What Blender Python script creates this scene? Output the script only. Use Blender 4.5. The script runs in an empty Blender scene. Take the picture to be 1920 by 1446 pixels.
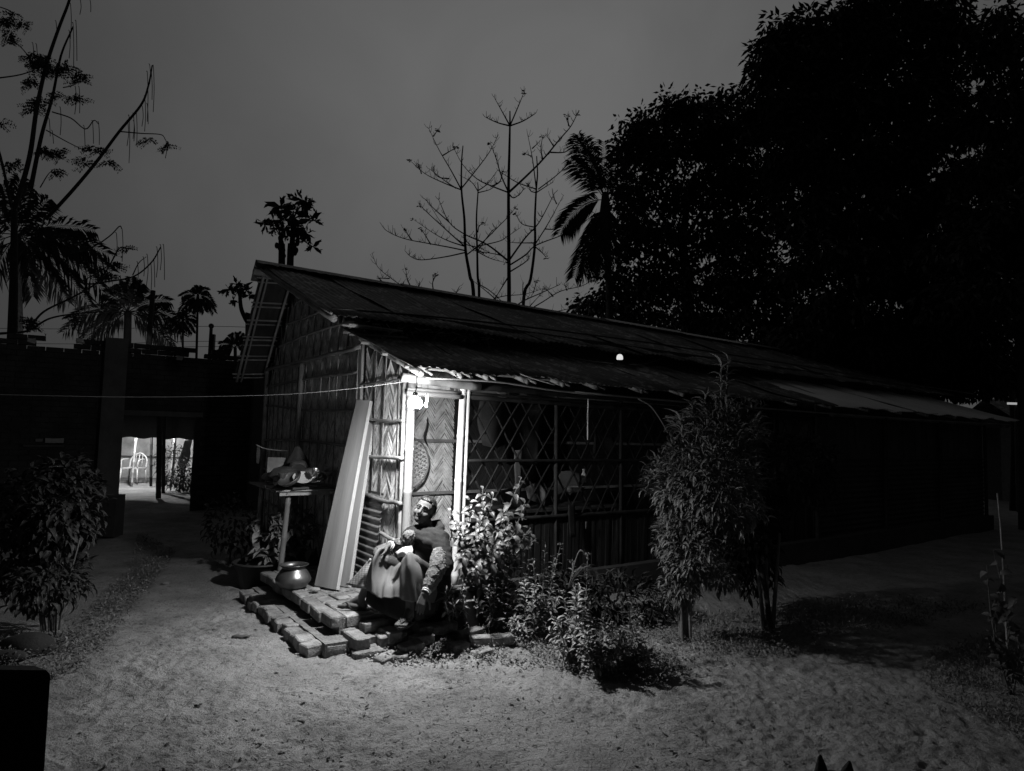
import bpy, math, random
import numpy as np
from mathutils import Vector, Matrix

random.seed(11)
rng = np.random.default_rng(11)
sc = bpy.context.scene
COL = sc.collection
PI = math.pi

# ------------------------------------------------------------------ camera
FPX = 1280.0
PITCH = math.atan(92 / FPX)
ROLL = 0.025
CP = np.array([0.0, 0.0, 1.55])
cf = np.array([0, math.cos(PITCH), math.sin(PITCH)])
_r0 = np.array([1.0, 0, 0]); _u0 = np.array([0, -math.sin(PITCH), math.cos(PITCH)])
cr = _r0 * math.cos(ROLL) + _u0 * math.sin(ROLL)
cu = -_r0 * math.sin(ROLL) + _u0 * math.cos(ROLL)
cam_d = bpy.data.cameras.new('camera'); cam = bpy.data.objects.new('camera', cam_d); COL.objects.link(cam)
cam_d.sensor_width = 36; cam_d.lens = 36 * FPX / 1920; cam_d.clip_end = 1000; cam_d.clip_start = 0.05
cam.matrix_world = Matrix(((cr[0], cu[0], -cf[0], CP[0]), (cr[1], cu[1], -cf[1], CP[1]), (cr[2], cu[2], -cf[2], CP[2]), (0, 0, 0, 1)))
sc.camera = cam

# ------------------------------------------------------------------ night sky
w = bpy.data.worlds.new('World'); sc.world = w; w.use_nodes = True
nt = w.node_tree; nt.nodes.clear()
N = nt.nodes.new; L_ = nt.links.new
out = N('ShaderNodeOutputWorld'); bg = N('ShaderNodeBackground')
tc = N('ShaderNodeTexCoord')
dot = N('ShaderNodeVectorMath'); dot.operation = 'DOT_PRODUCT'
gd = cf + (1040 - 960) / FPX * cr - (250 - 723) / FPX * cu; gd = gd / np.linalg.norm(gd)
dot.inputs[1].default_value = tuple(gd)
L_(tc.outputs['Generated'], dot.inputs[0])
ramp = N('ShaderNodeValToRGB'); ramp.color_ramp.interpolation = 'B_SPLINE'
els = ramp.color_ramp.elements
els[0].position = 0.0; els[0].color = (.014, .014, .014, 1)
els[1].position = 1.0; els[1].color = (.135, .135, .135, 1)
for p, v in ((.4, .030), (.62, .044), (.74, .050), (.84, .062), (.93, .098)):
    e = els.new(p); e.color = (v, v, v, 1)
L_(dot.outputs['Value'], ramp.inputs[0])
nz = N('ShaderNodeTexNoise'); nz.inputs['Scale'].default_value = 3.2; nz.inputs['Detail'].default_value = 5
nz.inputs['Roughness'].default_value = .5; nz.inputs['Distortion'].default_value = .6
L_(tc.outputs['Generated'], nz.inputs['Vector'])
mr = N('ShaderNodeMapRange'); mr.inputs[1].default_value = .3; mr.inputs[2].default_value = .7
mr.inputs[3].default_value = .88; mr.inputs[4].default_value = 1.1
L_(nz.outputs['Fac'], mr.inputs[0])
mul = N('ShaderNodeVectorMath'); mul.operation = 'SCALE'
L_(ramp.outputs[0], mul.inputs[0]); L_(mr.outputs[0], mul.inputs['Scale'])
L_(mul.outputs[0], bg.inputs['Color']); bg.inputs['Strength'].default_value = 1.0
L_(bg.outputs[0], out.inputs[0])
sc.view_settings.view_transform = 'Standard'; sc.view_settings.look = 'None'
sc.view_settings.exposure = 0; sc.view_settings.gamma = 1; sc.view_settings.use_curve_mapping = False
sc.cycles.use_denoising = True
sc.cycles.max_bounces = 6; sc.cycles.diffuse_bounces = 3; sc.cycles.transparent_max_bounces = 4
sc.cycles.sample_clamp_indirect = 4.0
BULB_STRENGTH = 3500.0
GLOW = 430.0

# ------------------------------------------------------------------ picture <-> world helpers (used to find where things stand)
def ray(x, y): return cf + (x - 960) / FPX * cr - (y - 723) / FPX * cu
def G(x, y, z=0.0):
    d = ray(x, y); return CP + d * ((z - CP[2]) / d[2])
def W(x, y, Y):
    d = ray(x, y); return CP + d * (Y / d[1])
UF = np.array([.799, .602]); UG = np.array([-.566, .824])
K = W(762, 950, 5.6)[:2]
NF = np.array([.602, -.799]); NG = np.array([-.824, -.566])
def H(t, s, z): q = K + t * UF + s * UG; return (q[0], q[1], z)
_M = np.linalg.inv(np.array([UF, UG]).T)
def onT(x, y, t):
    d = ray(x, y); a = _M @ (CP[:2] - K); b = _M @ d[:2]; k = (t - a[0]) / b[0]; p = CP + d * k
    return (_M @ (p[:2] - K))[1], p[2]
def onS(x, y, s):
    d = ray(x, y); a = _M @ (CP[:2] - K); b = _M @ d[:2]; k = (s - a[1]) / b[1]; p = CP + d * k
    return (_M @ (p[:2] - K))[0], p[2]

# ------------------------------------------------------------------ materials
def mat(name, base, var=.35, rough=.85, scale=6, bump=.3, bscale=40, metal=0.0, stretch=(1, 1, 1), spec=.3,
        dist=.01, rnd=.25, emit=None, voro=0):
    m = bpy.data.materials.new(name); m.use_nodes = True; t = m.node_tree
    b = t.nodes['Principled BSDF']; n = t.nodes.new; l = t.links.new
    b.inputs['Roughness'].default_value = rough; b.inputs['Metallic'].default_value = metal
    b.inputs['Specular IOR Level'].default_value = spec
    tcn = n('ShaderNodeTexCoord'); mp = n('ShaderNodeMapping'); mp.inputs['Scale'].default_value = stretch
    l(tcn.outputs['Object'], mp.inputs[0])
    oi = n('ShaderNodeObjectInfo')
    add = n('ShaderNodeVectorMath'); add.operation = 'ADD'
    rs = n('ShaderNodeMath'); rs.operation = 'MULTIPLY'; rs.inputs[1].default_value = 17.0
    l(oi.outputs['Random'], rs.inputs[0]); l(mp.outputs[0], add.inputs[0]); l(rs.outputs[0], add.inputs[1])
    a = n('ShaderNodeTexNoise'); a.inputs['Scale'].default_value = scale; a.inputs['Detail'].default_value = 7
    a.inputs['Roughness'].default_value = .62
    l(add.outputs[0], a.inputs['Vector'])
    r = n('ShaderNodeMapRange'); r.inputs[1].default_value = .28; r.inputs[2].default_value = .72
    r.inputs[3].default_value = base * (1 - var); r.inputs[4].default_value = min(.95, base * (1 + var))
    l(a.outputs['Fac'], r.inputs[0])
    r2 = n('ShaderNodeMapRange'); r2.inputs[3].default_value = 1 - rnd; r2.inputs[4].default_value = 1 + rnd
    l(oi.outputs['Random'], r2.inputs[0])
    m1 = n('ShaderNodeMath'); m1.operation = 'MULTIPLY'; l(r.outputs[0], m1.inputs[0]); l(r2.outputs[0], m1.inputs[1])
    l(m1.outputs[0], b.inputs['Base Color'])
    c = n('ShaderNodeTexNoise'); c.inputs['Scale'].default_value = bscale; c.inputs['Detail'].default_value = 6
    c.inputs['Roughness'].default_value = .65
    l(add.outputs[0], c.inputs['Vector'])
    bp = n('ShaderNodeBump'); bp.inputs['Strength'].default_value = bump; bp.inputs['Distance'].default_value = dist
    l(c.outputs['Fac'], bp.inputs['Height']); l(bp.outputs[0], b.inputs['Normal'])
    if emit:
        b.inputs['Emission Color'].default_value = (1, 1, 1, 1); b.inputs['Emission Strength'].default_value = emit
    return m

M = dict(
    bamboo=mat('pale split bamboo', .25, .4, .55, 5, .3, 60, stretch=(1, 1, .35), rnd=.2),
    bamboo_pale=mat('pale peeled pole', .17, .25, .5, 4, .25, 50, stretch=(1, 1, .4), rnd=.1),
    post_white=mat('pale door post', .6, .2, .5, 4, .25, 50, stretch=(1, 1, .4), rnd=.05),  # much paler base than the other poles
    bamboo_dark=mat('weathered bamboo', .2, .5, .7, 5, .4, 50, rnd=.3),
    lattice=mat('shade-painted lattice bamboo', .015, .5, .7, 8, .4, 60, rnd=.4),  # near-black base puts the unlit look of the front into its colour
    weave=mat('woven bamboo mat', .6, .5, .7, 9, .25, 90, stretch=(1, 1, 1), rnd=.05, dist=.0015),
    weave_shade=mat('shade-painted woven mat', .016, .5, .75, 5, .5, 90, rnd=.05),  # dark copy of the woven mat; shade is put into its colour
    bamboo_shade=mat('shade-painted split bamboo', .014, .5, .8, 8, .4, 60, rnd=.4),  # shade of the unlit house front painted into the bamboo colour
    backing=mat('dark mat backing', .06, .3, .9, 9, .2, 40),
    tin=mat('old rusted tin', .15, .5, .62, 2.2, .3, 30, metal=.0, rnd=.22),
    tin_shade=mat('shade-painted rusted tin', .03, .5, .8, 3, .3, 30, rnd=.25),  # dark copy of the tin with shade put into its colour
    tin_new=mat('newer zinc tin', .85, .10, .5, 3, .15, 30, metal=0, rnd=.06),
    tin_patch=mat('dusty tin patch', .16, .4, .6, 7, .2, 30, metal=.3, rnd=.25),
    wood=mat('sawn plank wood', .19, .4, .75, 7, .7, 45, stretch=(1, 1, .07), rnd=.12, dist=.004),
    wood_edge=mat('pale plank edge', .38, .12, .7, 6, .3, 60),  # paler base for the narrow plank sides
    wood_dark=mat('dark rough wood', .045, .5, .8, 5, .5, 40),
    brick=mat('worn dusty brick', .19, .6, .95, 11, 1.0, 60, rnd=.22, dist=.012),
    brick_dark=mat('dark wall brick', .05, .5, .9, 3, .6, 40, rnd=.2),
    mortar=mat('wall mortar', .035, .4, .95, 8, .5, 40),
    cement=mat('dull cement', .09, .3, .9, 3, .4, 40),
    mud=mat('smoothed mud plinth', .035, .3, .95, 4, .5, 30),  # kept very dark so the plinth carries painted shade
    soil=mat('trodden pale soil', .22, .38, .95, 2.3, 1.0, 60, rnd=0, dist=.02),
    skin=mat('brown skin', .085, .15, .7, 20, .2, 140, rnd=0, spec=.15, dist=.002),
    hair=mat('oiled dark hair', .012, .4, .38, 30, .6, 120, stretch=(1, 1, .2), rnd=0),
    eye=mat('eye dark', .01, .1, .3, 5, 0, 10),
    skirt=mat('plain cotton skirt', .10, .12, .85, 20, .35, 260, rnd=0, dist=.003),
    skirt_dark=mat('dark petticoat', .03, .2, .9, 20, .3, 200, rnd=0),
    check=mat('pale checked cloth', .27, .3, .85, 60, .3, 200, rnd=0, dist=.003),
    shawl=mat('dark wool shawl', .013, .3, .95, 14, .6, 160, rnd=0),
    knit=mat('fuzzy knitted wool', .12, .55, .95, 60, 1.0, 150, rnd=0),
    white_cloth=mat('white cotton cloth', .13, .15, .85, 10, .3, 80, rnd=.1),  # dimmed copy of lap_white; the shade behind the lattice is in its colour
    cloth=mat('hanging grey cloth', .05, .5, .9, 9, .3, 60, rnd=.45),
    lap_white=mat('white lap cloth', .3, .15, .85, 10, .3, 80, rnd=.1),
    shell=mat('white shell bangle', .75, .05, .35, 5, 0, 10),
    rubber=mat('dark rubber', .02, .3, .6, 20, .2, 60),
    strap=mat('worn pale rubber', .12, .3, .6, 20, .2, 60),
    alu=mat('scuffed aluminium', .5, .25, .28, 12, .25, 40, metal=.95, rnd=.15, dist=.004),
    alu_pot=mat('dull cooking aluminium', .14, .5, .38, 7, .3, 40, metal=.8, rnd=.05, dist=.004),
    alu_dark=mat('sooty aluminium', .2, .6, .42, 6, .3, 40, metal=.7, rnd=.2),
    plate=mat('white enamel', .6, .1, .3, 5, .05, 20),
    paper=mat('pale paper', .2, .15, .9, 12, .1, 40, rnd=.15),
    plastic_dark=mat('black plastic', .012, .3, .45, 5, .1, 30),
    plastic_white=mat('white plastic', .4, .06, .4, 5, .05, 30),
    tub=mat('dark plastic tub', .03, .3, .5, 5, .2, 30),
    wire=mat('cable sheath', .03, .2, .5, 5, .1, 30),
    wire_pale=mat('pale plastic line', .3, .1, .5, 5, .1, 30),
    leaf=mat('shrub leaf', .085, .35, .5, 9, .3, 30, rnd=.35, spec=.35),
    leaf_mid=mat('fresh plant leaf', .17, .3, .45, 9, .3, 30, rnd=.35, spec=.4),
    leaf_croton=mat('croton leaf', .09, .35, .5, 9, .3, 30, rnd=.4, spec=.35),
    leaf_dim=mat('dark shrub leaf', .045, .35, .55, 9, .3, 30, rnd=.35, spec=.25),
    leaf_shade=mat('deep shade leaf', .028, .35, .6, 9, .3, 30, rnd=.35, spec=.15),  # darkened leaf copy; the deep shade is in its colour
    leaf_bright=mat('pale shrub leaf', .085, .3, .38, 9, .3, 30, rnd=.35, spec=.5),
    leaf_cane=mat('long cane leaf', .14, .3, .42, 9, .3, 30, rnd=.3, spec=.5),
    leaf_tree=mat('tree leaf', .03, .4, .6, 3, .2, 20, rnd=.2, spec=.2),
    stem=mat('green brown stem', .13, .3, .7, 9, .4, 50, rnd=.2),
    bark=mat('dark bark', .03, .4, .9, 6, .6, 20),
    weed=mat('ground weed leaf', .15, .5, .6, 5, .2, 20, rnd=0, spec=.3),
    stone=mat('grey stone', .2, .35, .9, 9, .8, 40, rnd=.3),
    fur=mat('black dog fur', .01, .3, .8, 40, .8, 120, rnd=0),
    farwall=mat('pale plastered wall', .5, .5, .9, 2.5, .4, 25, rnd=0),
    basket=mat('pale basket cane', .55, .3, .6, 10, .3, 60, rnd=.1),
    rope=mat('pale string', .4, .2, .8, 9, .2, 60),
)
def add_weft(m, sx, sz, lo=.72):
    """checked weave: two wave textures multiply the base colour"""
    t = m.node_tree; b = t.nodes['Principled BSDF']; src = b.inputs['Base Color'].links[0].from_socket
    tcn = t.nodes.new('ShaderNodeTexCoord'); prev = src
    for ax, s in (('X', sx), ('Z', sz)):
        wv = t.nodes.new('ShaderNodeTexWave'); wv.bands_direction = ax; wv.inputs['Scale'].default_value = s
        t.links.new(tcn.outputs['Object'], wv.inputs['Vector'])
        r = t.nodes.new('ShaderNodeMapRange'); r.inputs[3].default_value = lo; r.inputs[4].default_value = 1.1
        t.links.new(wv.outputs['Fac'], r.inputs[0])
        mm = t.nodes.new('ShaderNodeMath'); mm.operation = 'MULTIPLY'
        t.links.new(prev, mm.inputs[0]); t.links.new(r.outputs[0], mm.inputs[1]); prev = mm.outputs[0]
    t.links.new(prev, b.inputs['Base Color'])
add_weft(M['check'], 14, 22)
def lit(name, s):
    m = bpy.data.materials.new(name); m.use_nodes = True; t = m.node_tree; t.nodes.clear()
    e = t.nodes.new('ShaderNodeEmission'); o = t.nodes.new('ShaderNodeOutputMaterial')
    nn = t.nodes.new('ShaderNodeLayerWeight'); e.inputs['Strength'].default_value = s
    t.nodes.remove(nn); t.links.new(e.outputs[0], o.inputs[0]); return m
t = M['tin'].node_tree; b_ = t.nodes['Principled BSDF']; src = b_.inputs['Base Color'].links[0].from_socket
_tc = t.nodes.new('ShaderNodeTexCoord'); _n = t.nodes.new('ShaderNodeTexNoise'); _n.inputs['Scale'].default_value = 5.5; _n.inputs['Detail'].default_value = 8; _n.inputs['Roughness'].default_value = .7
t.links.new(_tc.outputs['Object'], _n.inputs['Vector']); _r = t.nodes.new('ShaderNodeMapRange'); _r.inputs[1].default_value = .52; _r.inputs[2].default_value = .60; _r.inputs[3].default_value = .75; _r.inputs[4].default_value = 2.3
t.links.new(_n.outputs['Fac'], _r.inputs[0]); _m = t.nodes.new('ShaderNodeMath'); _m.operation = 'MULTIPLY'; t.links.new(src, _m.inputs[0]); t.links.new(_r.outputs[0], _m.inputs[1]); t.links.new(_m.outputs[0], b_.inputs['Base Color'])
M['bulb'] = lit('burning bulb', BULB_STRENGTH); M['bulb_glow'] = lit('glowing bulb side', GLOW); M['bulb_dim'] = lit('dim lamp', .75); M['bulb_far'] = lit('yard lamp', 3600.0)
M['bulb_small'] = lit('small lit indicator', 1.4); M['tube_far'] = lit('far tube lamp', .35)

# ------------------------------------------------------------------ noise
_perm = rng.random((64, 64, 64)).astype(np.float32)
def vnoise(P):
    P = np.asarray(P, float); i = np.floor(P).astype(int); f = P - i; f = f * f * (3 - 2 * f); i &= 63; j = (i + 1) & 63
    x0, y0, z0 = i.T; x1, y1, z1 = j.T; fx, fy, fz = f.T
    def g(a, b, c): return _perm[a, b, c]
    return ((g(x0, y0, z0) * (1 - fx) + g(x1, y0, z0) * fx) * (1 - fy) + (g(x0, y1, z0) * (1 - fx) + g(x1, y1, z0) * fx) * fy) * (1 - fz) + \
           ((g(x0, y0, z1) * (1 - fx) + g(x1, y0, z1) * fx) * (1 - fy) + (g(x0, y1, z1) * (1 - fx) + g(x1, y1, z1) * fx) * fy) * fz - .5

# ------------------------------------------------------------------ object helpers
def tag(o, label=None, cat=None, group=None, kind=None):
    if label: o['label'] = label
    if cat: o['category'] = cat
    if group: o['group'] = group
    if kind: o['kind'] = kind
    return o
def thing(name, label, cat, loc=(0, 0, 0), group=None, kind=None):
    o = bpy.data.objects.new(name, None); COL.objects.link(o); o.location = tuple(float(v) for v in loc)
    o.empty_display_size = .1
    o['_l'] = [float(v) for v in loc]
    return tag(o, label, cat, group, kind)
def origin(o):
    p = np.zeros(3)
    while o is not None:
        p += np.array(o.location); o = o.parent
    return p
def link(name, me, m=None, parent=None, kind=None, loc=(0, 0, 0)):
    o = bpy.data.objects.new(name, me); COL.objects.link(o)
    if m is not None and not me.materials: me.materials.append(M[m] if isinstance(m, str) else m)
    if parent is not None: o.parent = parent
    o.location = loc
    if kind: o['kind'] = kind
    return o
def rawmesh(name, V, Fs, smooth=True):
    me = bpy.data.meshes.new(name); me.from_pydata([tuple(v) for v in V], [], Fs); me.validate()
    if smooth: me.polygons.foreach_set('use_smooth', [True] * len(me.polygons))
    me.update(); return me
def quadmesh(name, V, Q, smooth=False):
    V = np.asarray(V, np.float32); Q = np.asarray(Q, np.int32); k = Q.shape[1]
    me = bpy.data.meshes.new(name); me.vertices.add(len(V)); me.vertices.foreach_set('co', V.ravel())
    me.loops.add(Q.size); me.loops.foreach_set('vertex_index', Q.ravel())
    me.polygons.add(len(Q)); me.polygons.foreach_set('loop_start', np.arange(0, Q.size, k, dtype=np.int32))
    me.polygons.foreach_set('loop_total', np.full(len(Q), k, np.int32))
    if smooth: me.polygons.foreach_set('use_smooth', np.ones(len(Q), bool))
    me.update(calc_edges=True); return me
class MB:
    def __init__(s): s.v = []; s.f = []
    def box(s, c, d, rz=0.0, R=None, jit=0.0):
        c = np.array(c, float); b = len(s.v)
        if R is None: R = np.array(Matrix.Rotation(rz, 3, 'Z'))
        for x in (-.5, .5):
            for y in (-.5, .5):
                for z in (-.5, .5):
                    s.v.append(c + R @ (np.array([x * d[0], y * d[1], z * d[2]]) + (rng.random(3) - .5) * jit))
        for q in ((0, 1, 3, 2), (4, 6, 7, 5), (0, 4, 5, 1), (2, 3, 7, 6), (0, 2, 6, 4), (1, 5, 7, 3)): s.f.append([b + i for i in q])
        return s
    def tube(s, P, R, n=8, cap=True):
        P = np.array(P, float)
        if np.isscalar(R): R = [R] * len(P)
        t = np.gradient(P, axis=0); t /= np.linalg.norm(t, axis=1)[:, None] + 1e-9
        up = np.array([0, 0, 1.0]) if abs(t[0][2]) < .9 else np.array([0, 1.0, 0])
        a = np.cross(t[0], up); a /= np.linalg.norm(a); b0 = len(s.v); ang = np.linspace(0, 2 * PI, n, endpoint=False)
        for i in range(len(P)):
            a = a - t[i] * (a @ t[i]); a /= np.linalg.norm(a) + 1e-9; c = np.cross(t[i], a)
            for g in ang: s.v.append(P[i] + R[i] * (math.cos(g) * a + math.sin(g) * c))
        for i in range(len(P) - 1):
            for j in range(n):
                k = (j + 1) % n; s.f.append([b0 + i * n + j, b0 + i * n + k, b0 + (i + 1) * n + k, b0 + (i + 1) * n + j])
        if cap:
            s.f.append([b0 + j for j in range(n)][::-1]); s.f.append([b0 + (len(P) - 1) * n + j for j in range(n)])
        return s
    def pole(s, p0, p1, r, nodes=.27, bend=.01, r1=None, n=9):
        p0 = np.array(p0, float); p1 = np.array(p1, float); L = np.linalg.norm(p1 - p0); r1 = r1 or r
        off = np.array([random.uniform(-1, 1), random.uniform(-1, 1), random.uniform(-.4, .4)]) * bend
        us = [0]; nd = random.uniform(.3, 1) * nodes
        rr = [1.0]
        while nd < L - .03:
            us += [nd - .018, nd - .004, nd + .006, nd + .02]; rr += [1.0, 1.12, 1.1, .98]; nd += nodes * random.uniform(.85, 1.15)
        us.append(L); rr.append(.98)
        P = [p0 + (p1 - p0) * u / L + off * math.sin(PI * u / L) for u in us]
        return s.tube(P, [(r + (r1 - r) * u / L) * k for u, k in zip(us, rr)], n)
    def quad(s, a, b, c, d):
        i = len(s.v); s.v += [np.array(x, float) for x in (a, b, c, d)]; s.f.append([i, i + 1, i + 2, i + 3]); return s
    def lathe(s, c, prof, n=24, axis=None, sx=1, sy=1):
        c = np.array(c, float); b = len(s.v); R = np.eye(3) if axis is None else axis
        for r, z in prof:
            for j in range(n):
                g = 2 * PI * j / n; s.v.append(c + R @ np.array([r * math.cos(g) * sx, r * math.sin(g) * sy, z]))
        for i in range(len(prof) - 1):
            for j in range(n):
                k = (j + 1) % n; s.f.append([b + i * n + j, b + i * n + k, b + (i + 1) * n + k, b + (i + 1) * n + j])
        return s
    def ball(s, c, r, n=10, R=None):
        c = np.array(c, float); r = np.array(r if hasattr(r, '__len__') else (r, r, r), float); R = np.eye(3) if R is None else R
        b = len(s.v); m = n // 2 + 1
        for i in range(m + 1):
            th = PI * i / m
            for j in range(n):
                g = 2 * PI * j / n; s.v.append(c + R @ (r * np.array([math.sin(th) * math.cos(g), math.sin(th) * math.sin(g), math.cos(th)])))
        for i in range(m):
            for j in range(n):
                k = (j + 1) % n; s.f.append([b + i * n + j, b + (i + 1) * n + j, b + (i + 1) * n + k, b + i * n + k])
        return s
    def grid(s, P):
        P = np.asarray(P, float); a, c, _ = P.shape; b = len(s.v); s.v += list(P.reshape(-1, 3))
        for i in range(a - 1):
            for j in range(c - 1): s.f.append([b + i * c + j, b + (i + 1) * c + j, b + (i + 1) * c + j + 1, b + i * c + j + 1])
        return s
    def build(s, name, m, parent=None, smooth=False, kind=None, **kw):
        o0 = origin(parent) if parent is not None else np.zeros(3)
        V = np.array(s.v) - o0
        me = rawmesh(name, V, s.f, smooth); o = link(name, me, m, parent, kind)
        if parent is None:      # top-level single mesh: origin at its base
            lo = V.min(0); hi = V.max(0); c = np.array([(lo[0] + hi[0]) / 2, (lo[1] + hi[1]) / 2, lo[2]])
            me.transform(Matrix.Translation(tuple(-c))); o.location = tuple(c)
        if kw: tag(o, **kw)
        return o
def cat(P, sub=6):
    """Catmull-Rom through points"""
    P = np.array(P, float); n = len(P)
    if n < 3: return np.array([P[0] + (P[-1] - P[0]) * t for t in np.linspace(0, 1, sub + 1)])
    Q = np.vstack([2 * P[0] - P[1], P, 2 * P[-1] - P[-2]]); out = []
    for i in range(n - 1):
        a, b, c, d = Q[i:i + 4]
        for t in np.linspace(0, 1, sub, endpoint=False):
            out.append(.5 * ((2 * b) + (c - a) * t + (2 * a - 5 * b + 4 * c - d) * t * t + (3 * b - a - 3 * c + d) * t ** 3))
    out.append(P[-1]); return np.array(out)
def patch(C, sub=6):
    C = np.array(C, float); A = np.array([cat(r, sub) for r in C]); return np.array([cat(A[:, j], sub) for j in range(A.shape[1])]).transpose(1, 0, 2)
def modded(me, mods, name):
    o = bpy.data.objects.new('tmp', me); COL.objects.link(o)
    for ty, kw in mods:
        md = o.modifiers.new('m', ty)
        for k, v in kw.items(): setattr(md, k, v)
    dg = bpy.context.evaluated_depsgraph_get(); dg.update()
    r = bpy.data.meshes.new_from_object(o.evaluated_get(dg)); r.name = name
    bpy.data.objects.remove(o); r.polygons.foreach_set('use_smooth', [True] * len(r.polygons)); return r
def capsule(mb, a, b, ra, rb, n=12):
    a = np.array(a, float); b = np.array(b, float); d = b - a; L = np.linalg.norm(d); d = d / (L + 1e-9); P = []; R = []
    for th in (85, 60, 35, 12): P.append(a - d * ra * math.sin(math.radians(th))); R.append(ra * math.cos(math.radians(th)))
    P.append((a + b) / 2); R.append((ra + rb) / 2)
    for th in (12, 35, 60, 85): P.append(b + d * rb * math.sin(math.radians(th))); R.append(rb * math.cos(math.radians(th)))
    return mb.tube(P, R, n)
def chain(mb, P, R, n=12):
    for i in range(len(P) - 1): capsule(mb, P[i], P[i + 1], R[i], R[i + 1], n)

# leaves ------------------------------------------------------------
def leaf_template(shape, rows=5, droop=.25, fold=.12):
    """unit leaf: x along (0..1), y across, z up; 3 columns"""
    V = []; Fq = []
    prof = {'ovate': (0.04, .40, .5, .34, .0), 'lance': (.05, .30, .42, .28, .0), 'round': (.1, .48, .5, .42, .0)}[shape]
    for i in range(rows):
        u = i / (rows - 1); wd = prof[i] if i < rows - 1 else .015
        z = .12 * math.sin(u * PI) - droop * u * u
        for c in (-1, 0, 1): V.append((u, c * wd, z + (fold * wd * 2 * .5 if c else 0)))
    for i in range(rows - 1):
        for c in (0, 1): Fq.append((i * 3 + c, i * 3 + c + 1, (i + 1) * 3 + c + 1, (i + 1) * 3 + c))
    return np.array(V), np.array(Fq)
_leafmesh = {}
def frames(D, Nn):
    D = D / (np.linalg.norm(D, axis=1)[:, None] + 1e-9); Nn = Nn - D * (D * Nn).sum(1)[:, None]
    Nn = Nn / (np.linalg.norm(Nn, axis=1)[:, None] + 1e-9); S = np.cross(Nn, D); return D, S, Nn
def leaves(parent, m, P, D, Nn, L, Wd, shape='ovate', nobj=300, name='leaf', variants=4, rest='foliage'):
    P = np.asarray(P, float); n = len(P); D, S, Nn = frames(np.asarray(D, float), np.asarray(Nn, float))
    L = np.broadcast_to(L, n).astype(float); Wd = np.broadcast_to(Wd, n).astype(float)
    order = np.argsort(np.linalg.norm(P - CP, axis=1) / L) if nobj else np.arange(n)
    o0 = origin(parent)
    if nobj:
        key = (shape, m)
        if key not in _leafmesh:
            _leafmesh[key] = []
            for k in range(variants):
                V, Fq = leaf_template(shape, droop=.1 + .14 * k, fold=.25); me = quadmesh(name, V, Fq, True); me.materials.append(M[m]); _leafmesh[key].append(me)
        for q, i in enumerate(order[:nobj]):
            o = bpy.data.objects.new(name, _leafmesh[key][q % variants]); COL.objects.link(o); o.parent = parent
            l_, w_ = L[i], Wd[i]; p = P[i] - o0
            o.matrix_local = Matrix(((D[i][0] * l_, S[i][0] * w_, Nn[i][0] * l_, p[0]), (D[i][1] * l_, S[i][1] * w_, Nn[i][1] * l_, p[1]),
                                     (D[i][2] * l_, S[i][2] * w_, Nn[i][2] * l_, p[2]), (0, 0, 0, 1)))
    rem = order[nobj:]
    if len(rem):
        V, Fq = leaf_template(shape, droop=.25, fold=.25); k = len(V)
        A = (P[rem] - o0)[:, None, :] + V[None, :, 0:1] * (D[rem] * L[rem, None])[:, None, :] + V[None, :, 1:2] * (S[rem] * Wd[rem, None])[:, None, :] + V[None, :, 2:3] * (Nn[rem] * L[rem, None])[:, None, :]
        Q = Fq[None] + (np.arange(len(rem)) * k)[:, None, None]
        link(rest, quadmesh(rest, A.reshape(-1, 3), Q.reshape(-1, 4), True), m, parent, 'stuff')
def far_leaves(parent, m, P, D, L, Wd, name='crown', o0=None):
    n = len(P); D = D / (np.linalg.norm(D, axis=1)[:, None] + 1e-9); R = rng.normal(size=(n, 3)); S = np.cross(D, R); S /= np.linalg.norm(S, axis=1)[:, None] + 1e-9
    L = np.broadcast_to(L, n)[:, None]; Wd = np.broadcast_to(Wd, n)[:, None]; o0 = origin(parent)
    A = np.stack([P, P + D * L * .45 + S * Wd * .5, P + D * L, P + D * L * .45 - S * Wd * .5], 1) - o0
    return link(name, quadmesh(name, A.reshape(-1, 3), np.arange(4 * n).reshape(n, 4)), m, parent, 'stuff')
def unit(n):
    v = rng.normal(size=(n, 3)); return v / np.linalg.norm(v, axis=1)[:, None]

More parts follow.
